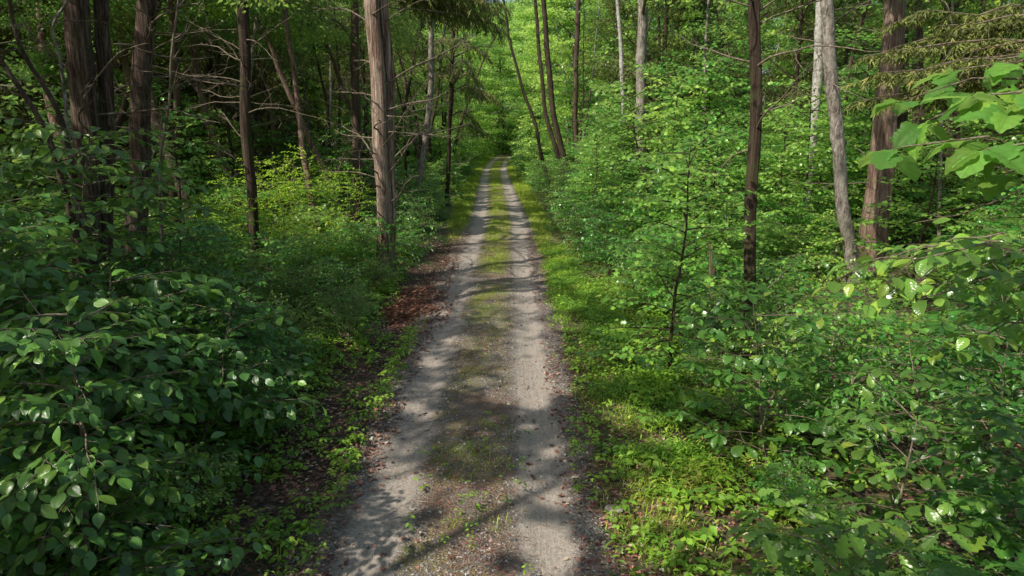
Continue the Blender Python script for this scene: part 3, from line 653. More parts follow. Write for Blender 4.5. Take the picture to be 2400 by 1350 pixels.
def crown(rng, cx_, cy_, z0, z1, rad, n, size, T, filt=True, flat=.3, nc=60, shape=1.0):
    k = nc
    zz = rng.uniform(0, 1, k); rr = rad * np.sqrt(rng.uniform(.05, 1, k)) * (1 - .65 * zz ** 1.5 * shape) ; a = rng.uniform(0, 2 * PI, k)
    cen = np.stack([cx_ + rr * np.cos(a), cy_ + rr * np.sin(a), z0 + (z1 - z0) * zz], -1)
    r_ = rng.uniform(.5, 1.15, k) * rad * .36
    V, F, uv, lv = cloud_leaves(rng, cen, r_, n, T, size, flatz=flat)
    if filt:
        nv = len(T[0]); C = V.reshape(-1, nv, 3).mean(1)
        keep = ~lit3(C)  # leaves removed where sun should pass through the crown
        if not keep.any(): keep[:5] = True
        m_ = len(keep); idx = np.nonzero(keep)[0]
        V = V.reshape(m_, nv, 3)[idx].reshape(-1, 3); uv = uv.reshape(m_, nv, 2)[idx].reshape(-1, 2); lv = lv.reshape(m_, nv)[idx].ravel()
        F = (T[1][None] + np.arange(len(idx))[:, None, None] * nv).reshape(-1, 3)
    return (V, F, uv, lv), cen

def hero(name, label, cat, Y, path, bark, H=13, nbr=10, brz=(1.5, 7.5), brl=(1.0, 2.4), seed=0, crown_r=3.0, ctype='cedar', cz=(7.5, 13.5), cn=5200, flute=.10, second=None, mossy=False, ns=26, brr=.018, boughs=()):
    """tree whose stem is measured from the photo: path = [(px,py,width px) ... top to bottom], the last point on the ground"""
    rng = np.random.default_rng(seed + 500)
    pts = [P(a, b, Y) for a, b, _ in path]; rad = [w_ / 2 / FPX * proj(*p)[2] for p, (_, _, w_) in zip(pts, path)]
    pts = pts[::-1]; rad = rad[::-1]
    base = pts[0].copy(); gzb = float(gz(base[0], base[1]))
    if base[2] > gzb + .02:
        d = (pts[1] - pts[0]); d = d / d[2]; b0 = base - d * (base[2] - gzb); pts.insert(0, b0); rad.insert(0, rad[0] * 1.05)
    pts[0][2] = gzb - .12
    d = pts[-1] - pts[-2]; d = d / max(d[2], .2); d[:2] *= .6
    top = pts[-1] + d * max(1.5, H - pts[-1][2]); 
    mid = (pts[-1] + top) / 2 + np.array([rng.normal(0, .15), rng.normal(0, .15), 0])
    pts += [mid, top]; rad += [rad[-1] * .72, rad[-1] * .25]
    pts = np.array(pts); rad = np.array(rad); zz = pts[:, 2]
    zs = np.arange(zz[0], zz[-1], .07 if Y < 20 else .14)
    C = np.stack([np.interp(zs, zz, pts[:, 0]), np.interp(zs, zz, pts[:, 1]), zs], -1)
    ker = np.ones(9) / 9
    for q in (0, 1): C[:, q] = np.convolve(np.pad(C[:, q], 4, 'edge'), ker, 'valid') 
    C[:, 0] += .02 * np.sin(zs * 1.9 + seed); C[:, 1] += .03 * np.sin(zs * 1.3 + seed * 2)
    rr = np.interp(zs, zz, rad)
    org = np.array([C[0, 0], C[0, 1], gzb]); 
    t = thing(name, label, cat, tuple(org))
    V, F = tube(C - org, rr, ns if Y < 26 else 12, trunk_mod(seed, flute))
    if second is not None:
        dx, wf, dy, top2 = second   # fused second stem
        C2 = C.copy(); C2[:, 0] += dx * (.35 + .65 * np.clip(zs / 5, 0, 1)); C2[:, 1] += dy; k = zs < top2
        V2, F2 = tube((C2 - org)[k], (rr * wf)[k], ns, trunk_mod(seed + 77, flute)); F = np.concatenate([F, F2 + len(V)]); V = np.concatenate([V, V2])
    obj('trunk', mesh('trunk', V, F), bark, t)
    for k in range(nbr):
        z = rng.uniform(*brz); i = min(np.searchsorted(zs, z), len(zs) - 1); az = k * 2.4 + rng.uniform(-.4, .4)
        p = C[i] - org; p = p + np.array([math.cos(az), math.sin(az), 0]) * rr[i] * .7
        obj('dead_branch', dead_branch(rng, p, az, rng.uniform(*brl), brr * rng.uniform(.7, 1.3)).mesh('dead_branch'), M['twig'], t)
    for bp in boughs:
        q_ = P(*bp) - org; zi = min(max(q_[2] + .2, 1), zs[-1] - .3); i = min(np.searchsorted(zs, zi + gzb), len(zs) - 1)
        s_ = np.linspace(0, 1, 10)[:, None]; lp = (C[i] - org) * (1 - s_) + q_ * s_; lp[:, 2] += np.sin(s_[:, 0] * PI) * .5
        w2 = Acc(); w2.add(tube(lp, np.linspace(.035, .006, 10), 5)); o2 = []
        spray(rng, lp, LF_FROND, .19, .075, .85, .032, o2, w2, tw_rad=.006, t0=.25, droop=1.6)
        b_ = obj('bough', w2.mesh('bough'), M['twig'], t); obj('foliage', leafmesh('foliage', o2), M['cedar'], b_)
    if ctype:
        T, mt, size, fl = {'cedar': (LF_FROND, M['cedar'], .26, .45), 'leaf': (LF_DIAM, M['canopy'], .2, .25)}[ctype]
        cxy = C[-1, :2] if True else 0
        (Vc, Fc, uvc, lvc), cen = crown(rng, float(np.mean([C[-1, 0], C[len(C) // 2, 0]])), float(C[-1, 1]), cz[0], cz[1], crown_r, cn, size, T, True, fl)
        obj('crown', mesh('crown', Vc - org, Fc, uvc, lvc), mt, t)
        for c_ in cen[::6]:
            zi = min(max(c_[2] - .8, 1), zs[-1] - .2); i = min(np.searchsorted(zs, zi), len(zs) - 1)
            q = np.linspace(0, 1, 6)[:, None]; lp = C[i] * (1 - q) + c_ * q; lp[:, 2] += np.sin(q[:, 0] * PI) * .25
            obj('limb', mesh('limb', *tube(lp - org, np.linspace(rr[i] * .35 + .012, .008, 6), 5)), M['twig'], t)
    return t

hero('cedar_tree', 'large red cedar with a broad shaggy trunk at far left above the beech leaves', 'tree', 12.0,
     [(178, -120, 60), (180, 0, 62), (190, 130, 64), (198, 300, 66), (206, 500, 70), (216, 700, 80), (222, 770, 88)], M['old_cedar_bark'], 13, 11, (2.2, 7), (1.0, 2.4), 1, second=(.22, .55, .30, 11), flute=.12)
hero('cedar_tree', 'red cedar with grey peeling strips, second thick trunk from the left edge', 'tree', 13.5,
     [(350, -120, 42), (345, 0, 44), (338, 150, 46), (330, 300, 48), (322, 480, 50), (312, 700, 66)], M['old_cedar_bark'], 13, 20, (2.2, 7), (.9, 2.4), 2, flute=.12)
hero('cedar_tree', 'slim dark mossy trunk between the peeling cedar and the sunlit double cedar', 'tree', 20.0,
     [(565, -60, 30), (570, 0, 30), (574, 180, 27), (580, 330, 26), (592, 480, 25), (600, 612, 30)], M['dark_bark'], 13, 28, (1.8, 8), (1.2, 2.9), 3, flute=.10, cz=(8.5, 13.5))
hero('cedar_tree', 'sunlit double stemmed cedar at the left edge of the track with bare snags', 'tree', 18.2,
     [(868, -120, 38), (874, 0, 38), (884, 150, 38), (892, 300, 38), (900, 450, 38), (905, 600, 44), (905, 655, 52)], M['sun_tint_cedar_bark'], 13.5, 30, (1.6, 7.5), (1.2, 2.8), 4, second=(.26, .62, .14, 12), flute=.13, brr=.024, boughs=[(1040, 0, 19.5), (1100, 30, 20.5), (1175, 40, 21.5), (1150, 10, 20), (1080, 50, 21), (1190, 20, 23), (1130, 60, 22), (1190, 80, 22.5), (1010, 20, 20)])
hero('cedar_tree', 'pale brown straight trunk just behind the sunlit cedar to its left', 'tree', 27,
     [(826, -60, 22), (830, 0, 22), (834, 250, 23), (838, 400, 24), (836, 530, 26)], M['brown_bark'], 13, 10, (2, 9), (1, 2.2), 5)
hero('cedar_tree', 'dark slender cedar on the right bank, with its foot in sun among seedlings', 'tree', 11.6,
     [(1772, -80, 29), (1772, 0, 30), (1770, 200, 31), (1764, 400, 32), (1760, 600, 31), (1754, 760, 31), (1750, 845, 38)], M['dark_bark'], 12, 16, (3.6, 8), (1.2, 2.6), 6, flute=.08, cz=(7.5, 12))
hero('broadleaf_tree', 'smooth pale grey trunk that bends, in front of the thick right hand cedar', 'tree', 17.5,
     [(1925, -100, 32), (1934, 0, 33), (1945, 120, 34), (1957, 250, 34), (1966, 380, 33), (1975, 490, 34), (1992, 570, 34), (1998, 640, 40)], M['grey_bark'], 13, 3, (5, 8), (1, 2), 7, flute=.03, ctype='leaf')
hero('cedar_tree', 'thick reddish cedar leaning beside the pale bent trunk', 'tree', 20,
     [(2105, -100, 48), (2098, 0, 50), (2085, 150, 54), (2072, 300, 58), (2058, 450, 62), (2045, 560, 66), (2040, 608, 84)], M['cedar_bark'], 13.5, 9, (1.8, 7), (1, 2.4), 8, flute=.14)
hero('birch_tree', 'bright white trunk behind the pale bent trunk, lit by the sun', 'tree', 24,
     [(1925, -60, 20), (1922, 60, 22), (1916, 180, 26), (1908, 300, 22), (1896, 430, 18), (1884, 600, 18)], M['pale_bark'], 13, 2, (4, 8), (.8, 1.6), 9, flute=.03, ctype='leaf')
hero('broadleaf_tree', 'tall straight light brown trunk right of the track, upper half in sun', 'tree', 32,
     [(1508, -60, 24), (1506, 0, 26), (1503, 150, 27), (1500, 300, 27), (1500, 480, 28)], M['grey_bark'], 15, 5, (3, 9), (1, 2.2), 10, flute=.04, ctype='leaf', cz=(9.5, 15))
hero('birch_tree', 'thin mottled white trunk just left of the tall light brown one', 'tree', 34,
     [(1450, 40, 10), (1457, 150, 11), (1462, 300, 12), (1466, 460, 12)], M['pale_bark'], 13, 2, (4, 8), (.6, 1.2), 11, flute=.03, ctype='leaf', cz=(9, 14))
hero('broadleaf_tree', 'thin dark trunk curving left over the track, nearest the far bend', 'tree', 45,
     [(1195, 100, 7), (1225, 210, 8), (1255, 290, 9), (1270, 370, 10), (1292, 455, 12)], M['dark_bark'], 15, 4, (6, 12), (1, 2.2), 12, flute=.04, ctype='leaf', cz=(12, 17))
hero('broadleaf_tree', 'forked dark trunk with mossy bark right of the distant track', 'tree', 45,
     [(1270, -60, 13), (1278, 60, 14), (1288, 180, 15), (1300, 290, 16), (1322, 370, 18), (1344, 458, 22)], M['dark_bark'], 17, 7, (5, 13), (1.2, 3), 13, flute=.06, ctype='leaf', cz=(12, 18), second=(-.5, .7, .1, 14))
hero('broadleaf_tree', 'upright trunk close behind the forked one, forking high up', 'tree', 46,
     [(1358, -40, 12), (1352, 80, 13), (1348, 250, 14), (1350, 440, 15)], M['brown_bark'], 16, 6, (5, 12), (1.2, 3), 14, flute=.05, ctype='leaf', cz=(12, 17))
hero('broadleaf_tree', 'mottled trunk with pale lichen, left of the distant grass verge', 'tree', 34,
     [(1012, 60, 15), (1010, 200, 16), (1004, 290, 17), (990, 370, 18), (978, 480, 20)], M['grey_bark'], 13, 6, (3, 9), (1, 2), 15, flute=.05, ctype='leaf', cz=(9, 14))
hero('cedar_tree', 'thin dark trunk at the left edge of the distant grass verge', 'tree', 37,
     [(1062, 60, 11), (1058, 200, 12), (1052, 330, 12), (1048, 480, 13)], M['dark_bark'], 13, 9, (2, 8), (1, 2.2), 16, cz=(6.5, 13), boughs=[(1110, 170, 36), (1140, 230, 37), (1000, 150, 35), (1090, 110, 34), (1120, 290, 38), (1150, 320, 40), (990, 200, 36), (1070, 60, 36), (1150, 140, 38), (1020, 110, 34), (1060, 180, 35), (1130, 200, 39), (1170, 240, 42)])
hero('cedar_tree', 'short dark trunk behind the thick reddish cedar', 'tree', 23,
     [(2118, 100, 24), (2115, 380, 26), (2106, 595, 30)], M['dark_bark'], 12, 4, (3, 8), (1, 2), 17)
hero('cedar_tree', 'squat brown trunk with a crooked snag, right of the thick reddish cedar', 'tree', 25,
     [(2152, 200, 28), (2148, 460, 30), (2145, 575, 34)], M['brown_bark'], 12, 4, (2, 8), (1, 2), 18)
hero('cedar_tree', 'black shaded trunk far right between leaf sprays', 'tree', 25,
     [(2222, 150, 42), (2226, 430, 44), (2230, 565, 48)], M['dark_bark'], 12, 4, (3, 8), (1, 2), 19)
hero('broadleaf_tree', 'thin pale pole trunk left of the black shaded one at right', 'tree', 22,
     [(2206, 300, 8), (2202, 450, 9), (2200, 570, 10)], M['grey_bark'], 10, 2, (3, 8), (.5, 1), 20, ctype='leaf', cz=(7.5, 11), cn=2000, crown_r=1.8)

# leaning poles at far left, snag, bare brush
def pole(label, pts, r, bark, seed, name='leaning_tree', twigs=3):
    rng = np.random.default_rng(seed); pts = np.array(pts); n = 30
    q = np.linspace(0, 1, n); s = np.linspace(0, 1, len(pts)); C = np.stack([np.interp(q, s, pts[:, k]) for k in range(3)], -1)
    for k in range(3): C[:, k] = np.convolve(np.pad(C[:, k], 2, 'edge'), np.ones(5) / 5, 'valid')
    C[:, 0] += .03 * np.sin(q * 9 + seed); org = C[0].copy(); org[2] = float(gz(org[0], org[1]))
    t = thing(name, label, 'tree', tuple(org)); obj('trunk', mesh('trunk', *tube(C - org, np.linspace(r, r * .45, n), 10, trunk_mod(seed, .06, False))), bark, t)
    for k in range(twigs):
        i = rng.integers(n // 3, n - 2); obj('dead_branch', dead_branch(rng, C[i] - org, rng.uniform(0, 2 * PI), rng.uniform(.6, 1.4), r * .3).mesh('dead_branch'), M['twig'], t)
    return t
def gp(px, py, Y):
    p = P(px, py, Y); return p
def grounded(px, Y): p = P(px, 600, Y); p[2] = float(gz(p[0], p[1])) - .1; return p
pole('pale bare pole leaning to the left at the left edge', [grounded(250, 9), gp(140, 400, 9), gp(95, 290, 9), gp(30, 180, 9), gp(-40, 60, 9), gp(-60, -120, 9)], .052, M['brown_bark'], 61)
pole('thinner grey pole leaning left just in front of the large shaggy cedar', [grounded(235, 10), gp(150, 300, 10), gp(110, 215, 10), gp(50, 110, 10), gp(20, 0, 10), gp(0, -150, 10)], .05, M['brown_bark'], 62)
pole('crooked pale sapling stem wriggling up in front of the shaggy cedar', [grounded(165, 10.5), gp(150, 260, 10.5), gp(145, 130, 10.5), gp(120, 60, 10.5), gp(165, -10, 10.5), gp(150, -120, 10.5)], .035, M['grey_bark'], 63)
pole('mossy sapling with forking bare stems right of the peeling cedar', [grounded(360, 12), gp(372, 400, 12), gp(400, 250, 12), gp(395, 130, 12), gp(430, -60, 12)], .04, M['twig'], 64, twigs=6)
rs = np.random.default_rng(9); t = thing('tree_stump', 'splintered pale snag with a broken top, left of the dark slender right hand cedar', 'stump', tuple(P(1672, 600, 13.2) * np.array([1, 1, 0])))
wd = Acc(); o = P(1672, 600, 13.2) * np.array([1, 1, 0])
q = np.linspace(-.1, 1.35, 16)[:, None] * np.array([0.0, 0, 1]) ; wd.add(tube(q, np.linspace(.075, .06, 16), 14, trunk_mod(91, .14)))
obj('trunk', wd.mesh('trunk'), M['deadwood'], t)
for k, (dx, hh, ln) in enumerate(((-.03, .62, -.12), (.0, .42, -.05), (.035, .25, .03), (.01, .8, -.2))):
    lp = np.array([[dx, 0, 1.2], [dx + ln * .3, .0, 1.3 + hh * .5], [dx + ln, .02, 1.3 + hh]]); obj('splinter', mesh('splinter', *tube(lp, [.032, .022, .003], 5)), M['deadwood'], t)

# ------------------------------------------------------------------ keep-outs: what must stay visible (px0,px1,py0,py1,Y)
KEEP = [(870, 935, 0, 600, 18), (575, 615, 40, 560, 20), (300, 365, 0, 420, 13), (150, 250, 0, 330, 12), (1745, 1790, 0, 560, 11.6), (1925, 1990, 0, 560, 17),
        (2020, 2110, 100, 560, 20), (1490, 1520, 0, 420, 32), (1895, 1930, 100, 320, 23.5), (1150, 1350, 180, 440, 45), (980, 1070, 200, 450, 33), (825, 850, 0, 480, 27), (400, 860, 40, 360, 26),
        (1740, 1770, 720, 840, 11.5), (1650, 1690, 540, 690, 13), (1100, 1240, 340, 800, 90), (2090, 2250, 440, 560, 22)]
def blocked(x, y, r, z0, z1, frac=.35):
    a, b, d = proj(x, y, z1); _, b0, d0 = proj(x, y, z0); hw = r * FPX / d * .8
    for k0, k1, q0, q1, Yk in KEEP:
        if y < Yk and a + hw > k0 and a - hw < k1 and b < q1 and b0 > q0:
            return True
    return False
LAND = [(226, 12, 'the large shaggy cedar'), (322, 13.5, 'the peeling cedar'), (600, 20, 'the slim mossy trunk'), (905, 18.2, 'the sunlit double cedar'), (836, 27, 'the pale brown straight trunk'),
        (985, 34, 'the lichened trunk'), (1050, 37, 'the thin dark verge trunk'), (1165, 90, 'the far bend'), (1292, 45, 'the curved thin trunk'), (1344, 45, 'the forked dark trunk'),
        (1466, 34, 'the thin white trunk'), (1500, 32, 'the tall light brown trunk'), (1672, 13, 'the splintered snag'), (1752, 11.6, 'the dark slender cedar'), (1885, 24, 'the bright white trunk'),
        (1985, 17.5, 'the pale bent trunk'), (2045, 20, 'the reddish cedar'), (2145, 25, 'the squat brown trunk'), (2230, 25, 'the black shaded trunk')]
USED = {}
def auto_label(desc, x, y):
    a = float(proj(x, y, .5)[0])
    if a < 0: place_ = 'beyond the left edge' if a < -150 else 'at the left edge of the view'
    elif a > 2400: place_ = 'at the right edge of the view'
    else:
        q = min(LAND, key=lambda l: abs(l[0] - a) + 6 * abs(l[1] - y)); rel = []
        dy = y - q[1]; rel.append('deep behind' if dy > 14 else 'behind' if dy > 2.5 else 'well before' if dy < -8 else 'before' if dy < -2.5 else 'beside')
        side = 'and left of' if a < q[0] - 25 else 'and right of' if a > q[0] + 25 else 'in line with'
        side = side.replace('and left of', 'and left of'); place_ = f'{rel[0]} {side} {q[2]}' if side != 'in line with' else f'{rel[0]} {q[2]}'
        place_ = place_.replace('beside and', 'just')
    return f'{desc} {place_}'
def ulabel(desc, x, y, quals):
    for q in quals:
        l = auto_label(q + ' ' + desc if q else desc, x, y)
        if l not in USED: USED[l] = 1; return l
    l = auto_label(desc, x, y); return l

PROTO = {}; LATE = []
def proto(key, name, cat, L, wd, mat, wmat=None, leafname='foliage', stemname='stem'):
    PROTO[key] = dict(name=name, cat=cat, lm=leafmesh(leafname, L), wm=wd.mesh(stemname) if wd is not None and wd.V else None, mat=mat, wmat=wmat or M['twig'], root=None, leafname=leafname, stemname=stemname)
def put(key, x, y, rz, s, label, group=None, z=None, tilt=(0, 0)):
    p = PROTO[key]; s = (s, s, s) if not isinstance(s, tuple) else s
    z = float(gz(x, y)) - .02 if z is None else z
    if p['root'] is None:
        t = thing(p['name'], label, p['cat'], group=group); obj(p['leafname'], p['lm'], p['mat'], t)
        if p['wm'] is not None: obj(p['stemname'], p['wm'], p['wmat'], t)
        p['root'] = t; place(t, (x, y, z), rz, s, tilt); return t
    return dup(p['root'], (x, y, z), rz, s, label, group, tilt)

# near plants
L_, w_ = sapling(101, 2.9, 36, 1.35, LF_BEECH, .145, .10, .44, .058, .026, .08, (.0, .55), -.35); proto('beechA', 'beech_sapling', 'sapling', L_, w_, M['beech'])
L_, w_ = sapling(102, 3.4, 42, 1.5, LF_BEECH, .135, .10, .46, .058, .028, .10, (.0, .5), -.3); proto('beechB', 'beech_sapling', 'sapling', L_, w_, M['beech'])
L_, w_ = sapling(103, 2.0, 30, 1.1, LF_BEECH, .145, .10, .40, .058, .02, .05, (.05, .7), -.45, stems=2); proto('beechC', 'beech_sapling', 'sapling', L_, w_, M['beech'])
L_, w_ = sapling(104, 2.6, 30, 1.5, LF_BEECH, .12, .11, .42, .065, .024, .1, (.0, .4), -.25, droop=.15); proto('dogwood', 'dogwood_tree', 'sapling', L_, w_, M['dogwood'])
L_, w_ = sapling(105, 1.7, 22, .95, LF_OAK, .175, .14, .32, .095, .018, .08, (.1, .8), -.2, tuft=5); proto('oakA', 'oak_sapling', 'sapling', L_, w_, M['oak'])
L_, w_ = sapling(106, 2.4, 26, 1.1, LF_OBOV, .155, .14, .34, .09, .02, .1, (.1, .8), -.2, tuft=5); proto('oakB', 'oak_sapling', 'sapling', L_, w_, M['oak'])
L_, w_ = sapling(107, 4.6, 17, 1.55, LF_BIG, .19, .26, .34, .13, .035, .55, (.0, .35), -.3, tuft=4, droop=.35); proto('bigleaf', 'tulip_tree', 'sapling', L_, w_, M['big'])
# shrubs
L_, w_ = sapling(111, 1.6, 34, 1.05, LF_BEECH_LO, .095, .09, .36, .045, .016, .05, (.1, .9), -.4, stems=3); proto('shrubA', 'leafy_shrub', 'shrub', L_, w_, M['shrub'])
L_, w_ = sapling(112, 1.3, 34, .95, LF_BEECH_LO, .08, .085, .34, .04, .014, .04, (.0, .9), -.3, stems=4); proto('shrubB', 'leafy_shrub', 'shrub', L_, w_, M['shrub'])
L_, w_ = sapling(113, 2.2, 36, 1.2, LF_LOBE, .12, .11, .42, .06, .018, .08, (.0, .7), -.3, stems=2); proto('shrubC', 'maple_sapling', 'shrub', L_, w_, M['maple'])
L_, w_ = sapling(114, .85, 30, .8, LF_DIAM, .035, .05, .26, .018, .008, .02, (.2, 1.2), -.2, stems=6); proto('fine', 'fine_leaved_shrub', 'shrub', L_, w_, M['fine'])
L_, w_ = sapling(115, 2.3, 44, 1.1, LF_DIAM, .065, .09, .36, .03, .014, .03, (.0, .9), -.4, stems=5, twwood=False); proto('bright', 'spicebush', 'shrub', L_, w_, M['bright'])

for (a, b_, Yq, key, sc__, lab) in ((400, 400, 15.5, 'mapleC', .85, 'slender shaded maple right of the peeling cedar'), (490, 400, 25.5, 'mapleA', .95, 'dim maple left of the slim dark mossy trunk'), (1590, 500, 10.9, 'mapleC', .78, 'young maple whose leaves cross the dark slender cedar'),
        (2190, 300, 15.5, 'mapleC', .85, 'young maple in front of the thick reddish cedar at right'), (90, 300, 14.5, 'mapleC', 1.05, 'shaded maple behind the leaning pole at far left'), (1560, 300, 19, 'mapleA', .9, 'layered maple between the tall light brown trunk and the snag')):
    LATE.append((key, P(a, b_, Yq)[0], Yq, a * .01, sc__, lab))
B = 'saplings with toothed oval leaves on the left bank'
put('beechC', -2.9, 3.1, .3, .95, 'low beech sapling with big toothed leaves at the bottom left corner', B)
put('beechA', -3.55, 4.9, 1.2, .95, 'bushy beech sapling spilling toward the gravel at lower left', B)
put('beechB', -4.6, 6.4, 2.0, 1.0, 'tall beech sapling with glossy dark leaves left of the bushy one', B)
put('beechA', -6.2, 7.6, 4.1, 1.25, 'tallest beech sapling covering the foot of the large shaggy cedar', B)
put('beechC', -3.9, 7.6, 2.6, 1.1, 'two stemmed beech sapling at the outer edge of the left bank', B)
put('beechB', -4.9, 9.2, .7, .80, 'beech sapling in front of the peeling cedar', B)
put('beechA', -2.6, 2.2, 3.0, .72, 'beech sapling cut by the bottom edge at lower left', B)
put('beechC', -5.2, 5.0, 5.0, 1.35, 'beech sapling at the left edge halfway down', B)
put('beechB', -7.6, 10.2, 3.3, 1.0, 'beech sapling between the shaggy cedar and the peeling cedar', B)
put('beechA', -4.3, 3.3, 4.4, 1.0, 'beech sapling with lighter leaves low at the left edge', B)
put('beechB', -6.3, 9.3, 5.0, 1.25, 'beech sapling whose top leaves cross the peeling cedar', B)
put('beechC', -4.9, 8.2, 1.0, 1.35, 'spreading beech sapling between the left bank and the slim mossy trunk', B)
put('beechA', -6.9, 5.6, .6, 1.2, 'high beech sapling leaning in from the left edge', B)
O_ = 'saplings with lobed leaves on the right bank'
put('oakA', 2.35, 4.25, .2, .95, 'low oak sapling with lobed leaves at the bottom right of the track', O_)
put('oakB', 3.3, 5.3, 1.1, .9, 'oak sapling with glossy lobed leaves at the centre of the right bank', O_)
put('oakB', 3.1, 7.6, 3.1, 1.05, 'oak sapling in front of the dark slender cedar', O_)
put('oakA', 4.2, 4.3, 2.2, 1.25, 'oak sapling with big lobed leaves in the bottom right corner', O_)
put('oakB', 5.4, 7.0, 4.2, 1.05, 'oak sapling in dappled sun halfway up the right edge', O_)
put('oakA', 3.0, 3.0, 5.2, 1.0, 'oak sapling cut by the bottom edge at lower right', O_)
D_ = 'dogwoods on the right bank'
put('dogwood', 5.2, 5.6, .4, .85, 'dogwood shaded behind the arching one at the right edge', D_)
put('dogwood', 4.3, 8.6, 1.4, .75, 'low dogwood right of the foot of the dark slender cedar', D_)

def reaching(name, label, base, H, r0, targets, T, size, mat, seed, bark=None, cat='sapling', tuft=0, tw=(.12, .34, .07), droop=.25, group=None, up=.25, start=None, dead=()):
    """plant rooted at base whose limbs reach the surveyed points"""
    rng = np.random.default_rng(seed); org = np.array([base[0], base[1], float(gz(base[0], base[1]))])
    t = thing(name, label, cat, tuple(org), group=group)
    st = curve((0, 0, -.1), (rng.normal(0, .03), rng.normal(0, .03), 1), H, 16, rng, .025); obj('trunk', mesh('trunk', *tube(st, np.linspace(r0, r0 * .3, 16), 9)), bark or M['twig'], t)
    out = []; wd = Acc()
    for p in targets:
        q = np.array(p) - org; dist = np.hypot(q[0], q[1]); zs_ = np.clip(q[2] - dist * up if start is None else start, .3, H - .1); i = np.argmin(abs(st[:, 2] - zs_)); a = st[i]
        s_ = np.linspace(0, 1, 10)[:, None]; lp = a * (1 - s_) + q * s_; lp[:, 2] += np.sin(s_[:, 0] * PI) * dist * .10; lp[1:-1] += rng.normal(0, .02 * dist ** .5, (8, 3))
        wd.add(tube(lp, np.linspace(max(.006, r0 * .3), .003, 10), 5))
        spray(rng, lp, T, size, tw[0], tw[1], tw[2], out, wd, t0=.3, tuft=tuft, droop=droop)
    obj('foliage', leafmesh('foliage', out), mat, t); obj('branch', wd.mesh('branch'), M['twig'], t)
    for p in dead:
        q = np.array(p) - org; i = np.argmin(abs(st[:, 2] - (q[2] + .3))); d = q - st[i]
        obj('dead_branch', dead_branch(rng, st[i], math.atan2(d[1], d[0]), np.linalg.norm(d), .022, elev=math.atan2(d[2], np.hypot(d[0], d[1])), droop=-.2, twigs=8).mesh('dead_branch'), M['deadwood'], t)
    return t
reaching('tulip_tree', 'tulip tree sapling reaching in with very large leaves at the upper right edge', (3.3, 2.4), 5.6, .05,
         [P(2110, 345, 2.9), P(2150, 225, 3.5), P(2260, 160, 3.6), P(2380, 400, 3.0), P(2190, 275, 3.2), P(2300, 225, 3.0), P(2330, 345, 2.7), P(2400, 270, 2.8), P(2400, 140, 3.2), P(2450, 350, 2.8)], LF_BIG, .15, M['big'], 701, tuft=3, tw=(.2, .2, .13), droop=.3, up=.12)
reaching('dogwood_tree', 'dogwood with arching light green sprays at the right edge', (4.3, 4.6), 3.6, .045,
         [P(1960, 655, 4.0), P(2020, 615, 4.3), P(2090, 650, 3.7), P(2130, 585, 4.5), P(2220, 575, 4.6), P(2250, 640, 3.8), P(2330, 575, 4.4), P(2400, 590, 4.0), P(2160, 700, 3.6), P(2380, 680, 3.5), P(2060, 700, 4.2), P(2300, 780, 3.6), P(2200, 820, 3.9)],
         LF_BEECH, .12, M['dogwood'], 702, tw=(.11, .30, .06), droop=.2, up=.1)
reaching('cedar_tree', 'cedar outside the right edge with a feathery live bough and pale bare branches', (9.0, 8.6), 8, .14,
         [P(2060, 170, 8.6), P(2100, 110, 9.2), P(2170, 200, 8.4), P(2130, 240, 8.8), P(2230, 130, 8.8), P(2080, 60, 9.5), P(2200, 60, 9), P(2010, 190, 9.4), P(2280, 190, 8.2), P(2030, 130, 8.8), P(2140, 170, 8.0), P(2000, 240, 9.2), P(2070, 240, 8.6), P(2190, 150, 8.3)], LF_FROND, .15, M['cedar'], 703, bark=M['cedar_bark'], cat='tree', tw=(.045, .40, .02), droop=.7, up=.15,
         dead=[P(2190, 10, 8), P(2290, 120, 7.6), P(2190, 230, 8), P(2100, 330, 8.4), P(2260, 380, 7.8), P(2150, 440, 8)])
# fine shrub at left bank and others
S_ = 'low shrubs along the track'
put('fine', -3.15, 12.4, 0, 1.15, 'fine leaved low shrub by the brown bracken at the left edge of the track', S_)
put('fine', -3.9, 11.2, 2, 1.15, 'fine leaved low shrub nearest the camera on the left bank', S_)
put('fine', -4.3, 13.6, 4, 1.3, 'fine leaved low shrub in front of the sunlit double cedar', S_)
put('fine', 2.95, 9.9, 1, .8, 'feathery low shrub on the right bank beside the grass', S_)
put('fine', -3.4, 16.6, 1, .9, 'fine leaved low shrub at the foot of the sunlit double cedar', S_)
for a, b, Yq, s__, lab in ((520, 520, 19, 1.1, 'yellow green spicebush well left of the slim dark mossy trunk'), (800, 520, 21.5, 1.3, 'yellow green spicebush left of the foot of the sunlit double cedar'), (770, 560, 18, .8, 'small spicebush before the pale brown straight trunk')):
    put('bright', P(a, b, Yq)[0], Yq, a, s__, lab, 'sunlit spicebushes on the left')
for k, (a, b, Yq) in enumerate(((600, 470, 21), (670, 470, 22.5), (730, 480, 23), (700, 600, 19.5), (560, 540, 24))):
    x = P(a, b, Yq)[0]; put('bright', x, Yq, k * 1.3, (1.3, 1.6, 1.35, .8, 1.2)[k],
        ('yellow green spicebush just left of the slim dark mossy trunk', 'large yellow green spicebush glowing in sun right of the slim dark mossy trunk', 'yellow green spicebush at the right end of the sunlit clump', 'small yellow green spicebush in front of the sunlit clump', 'yellow green spicebush at the back of the sunlit clump')[k], 'sunlit spicebushes on the left')

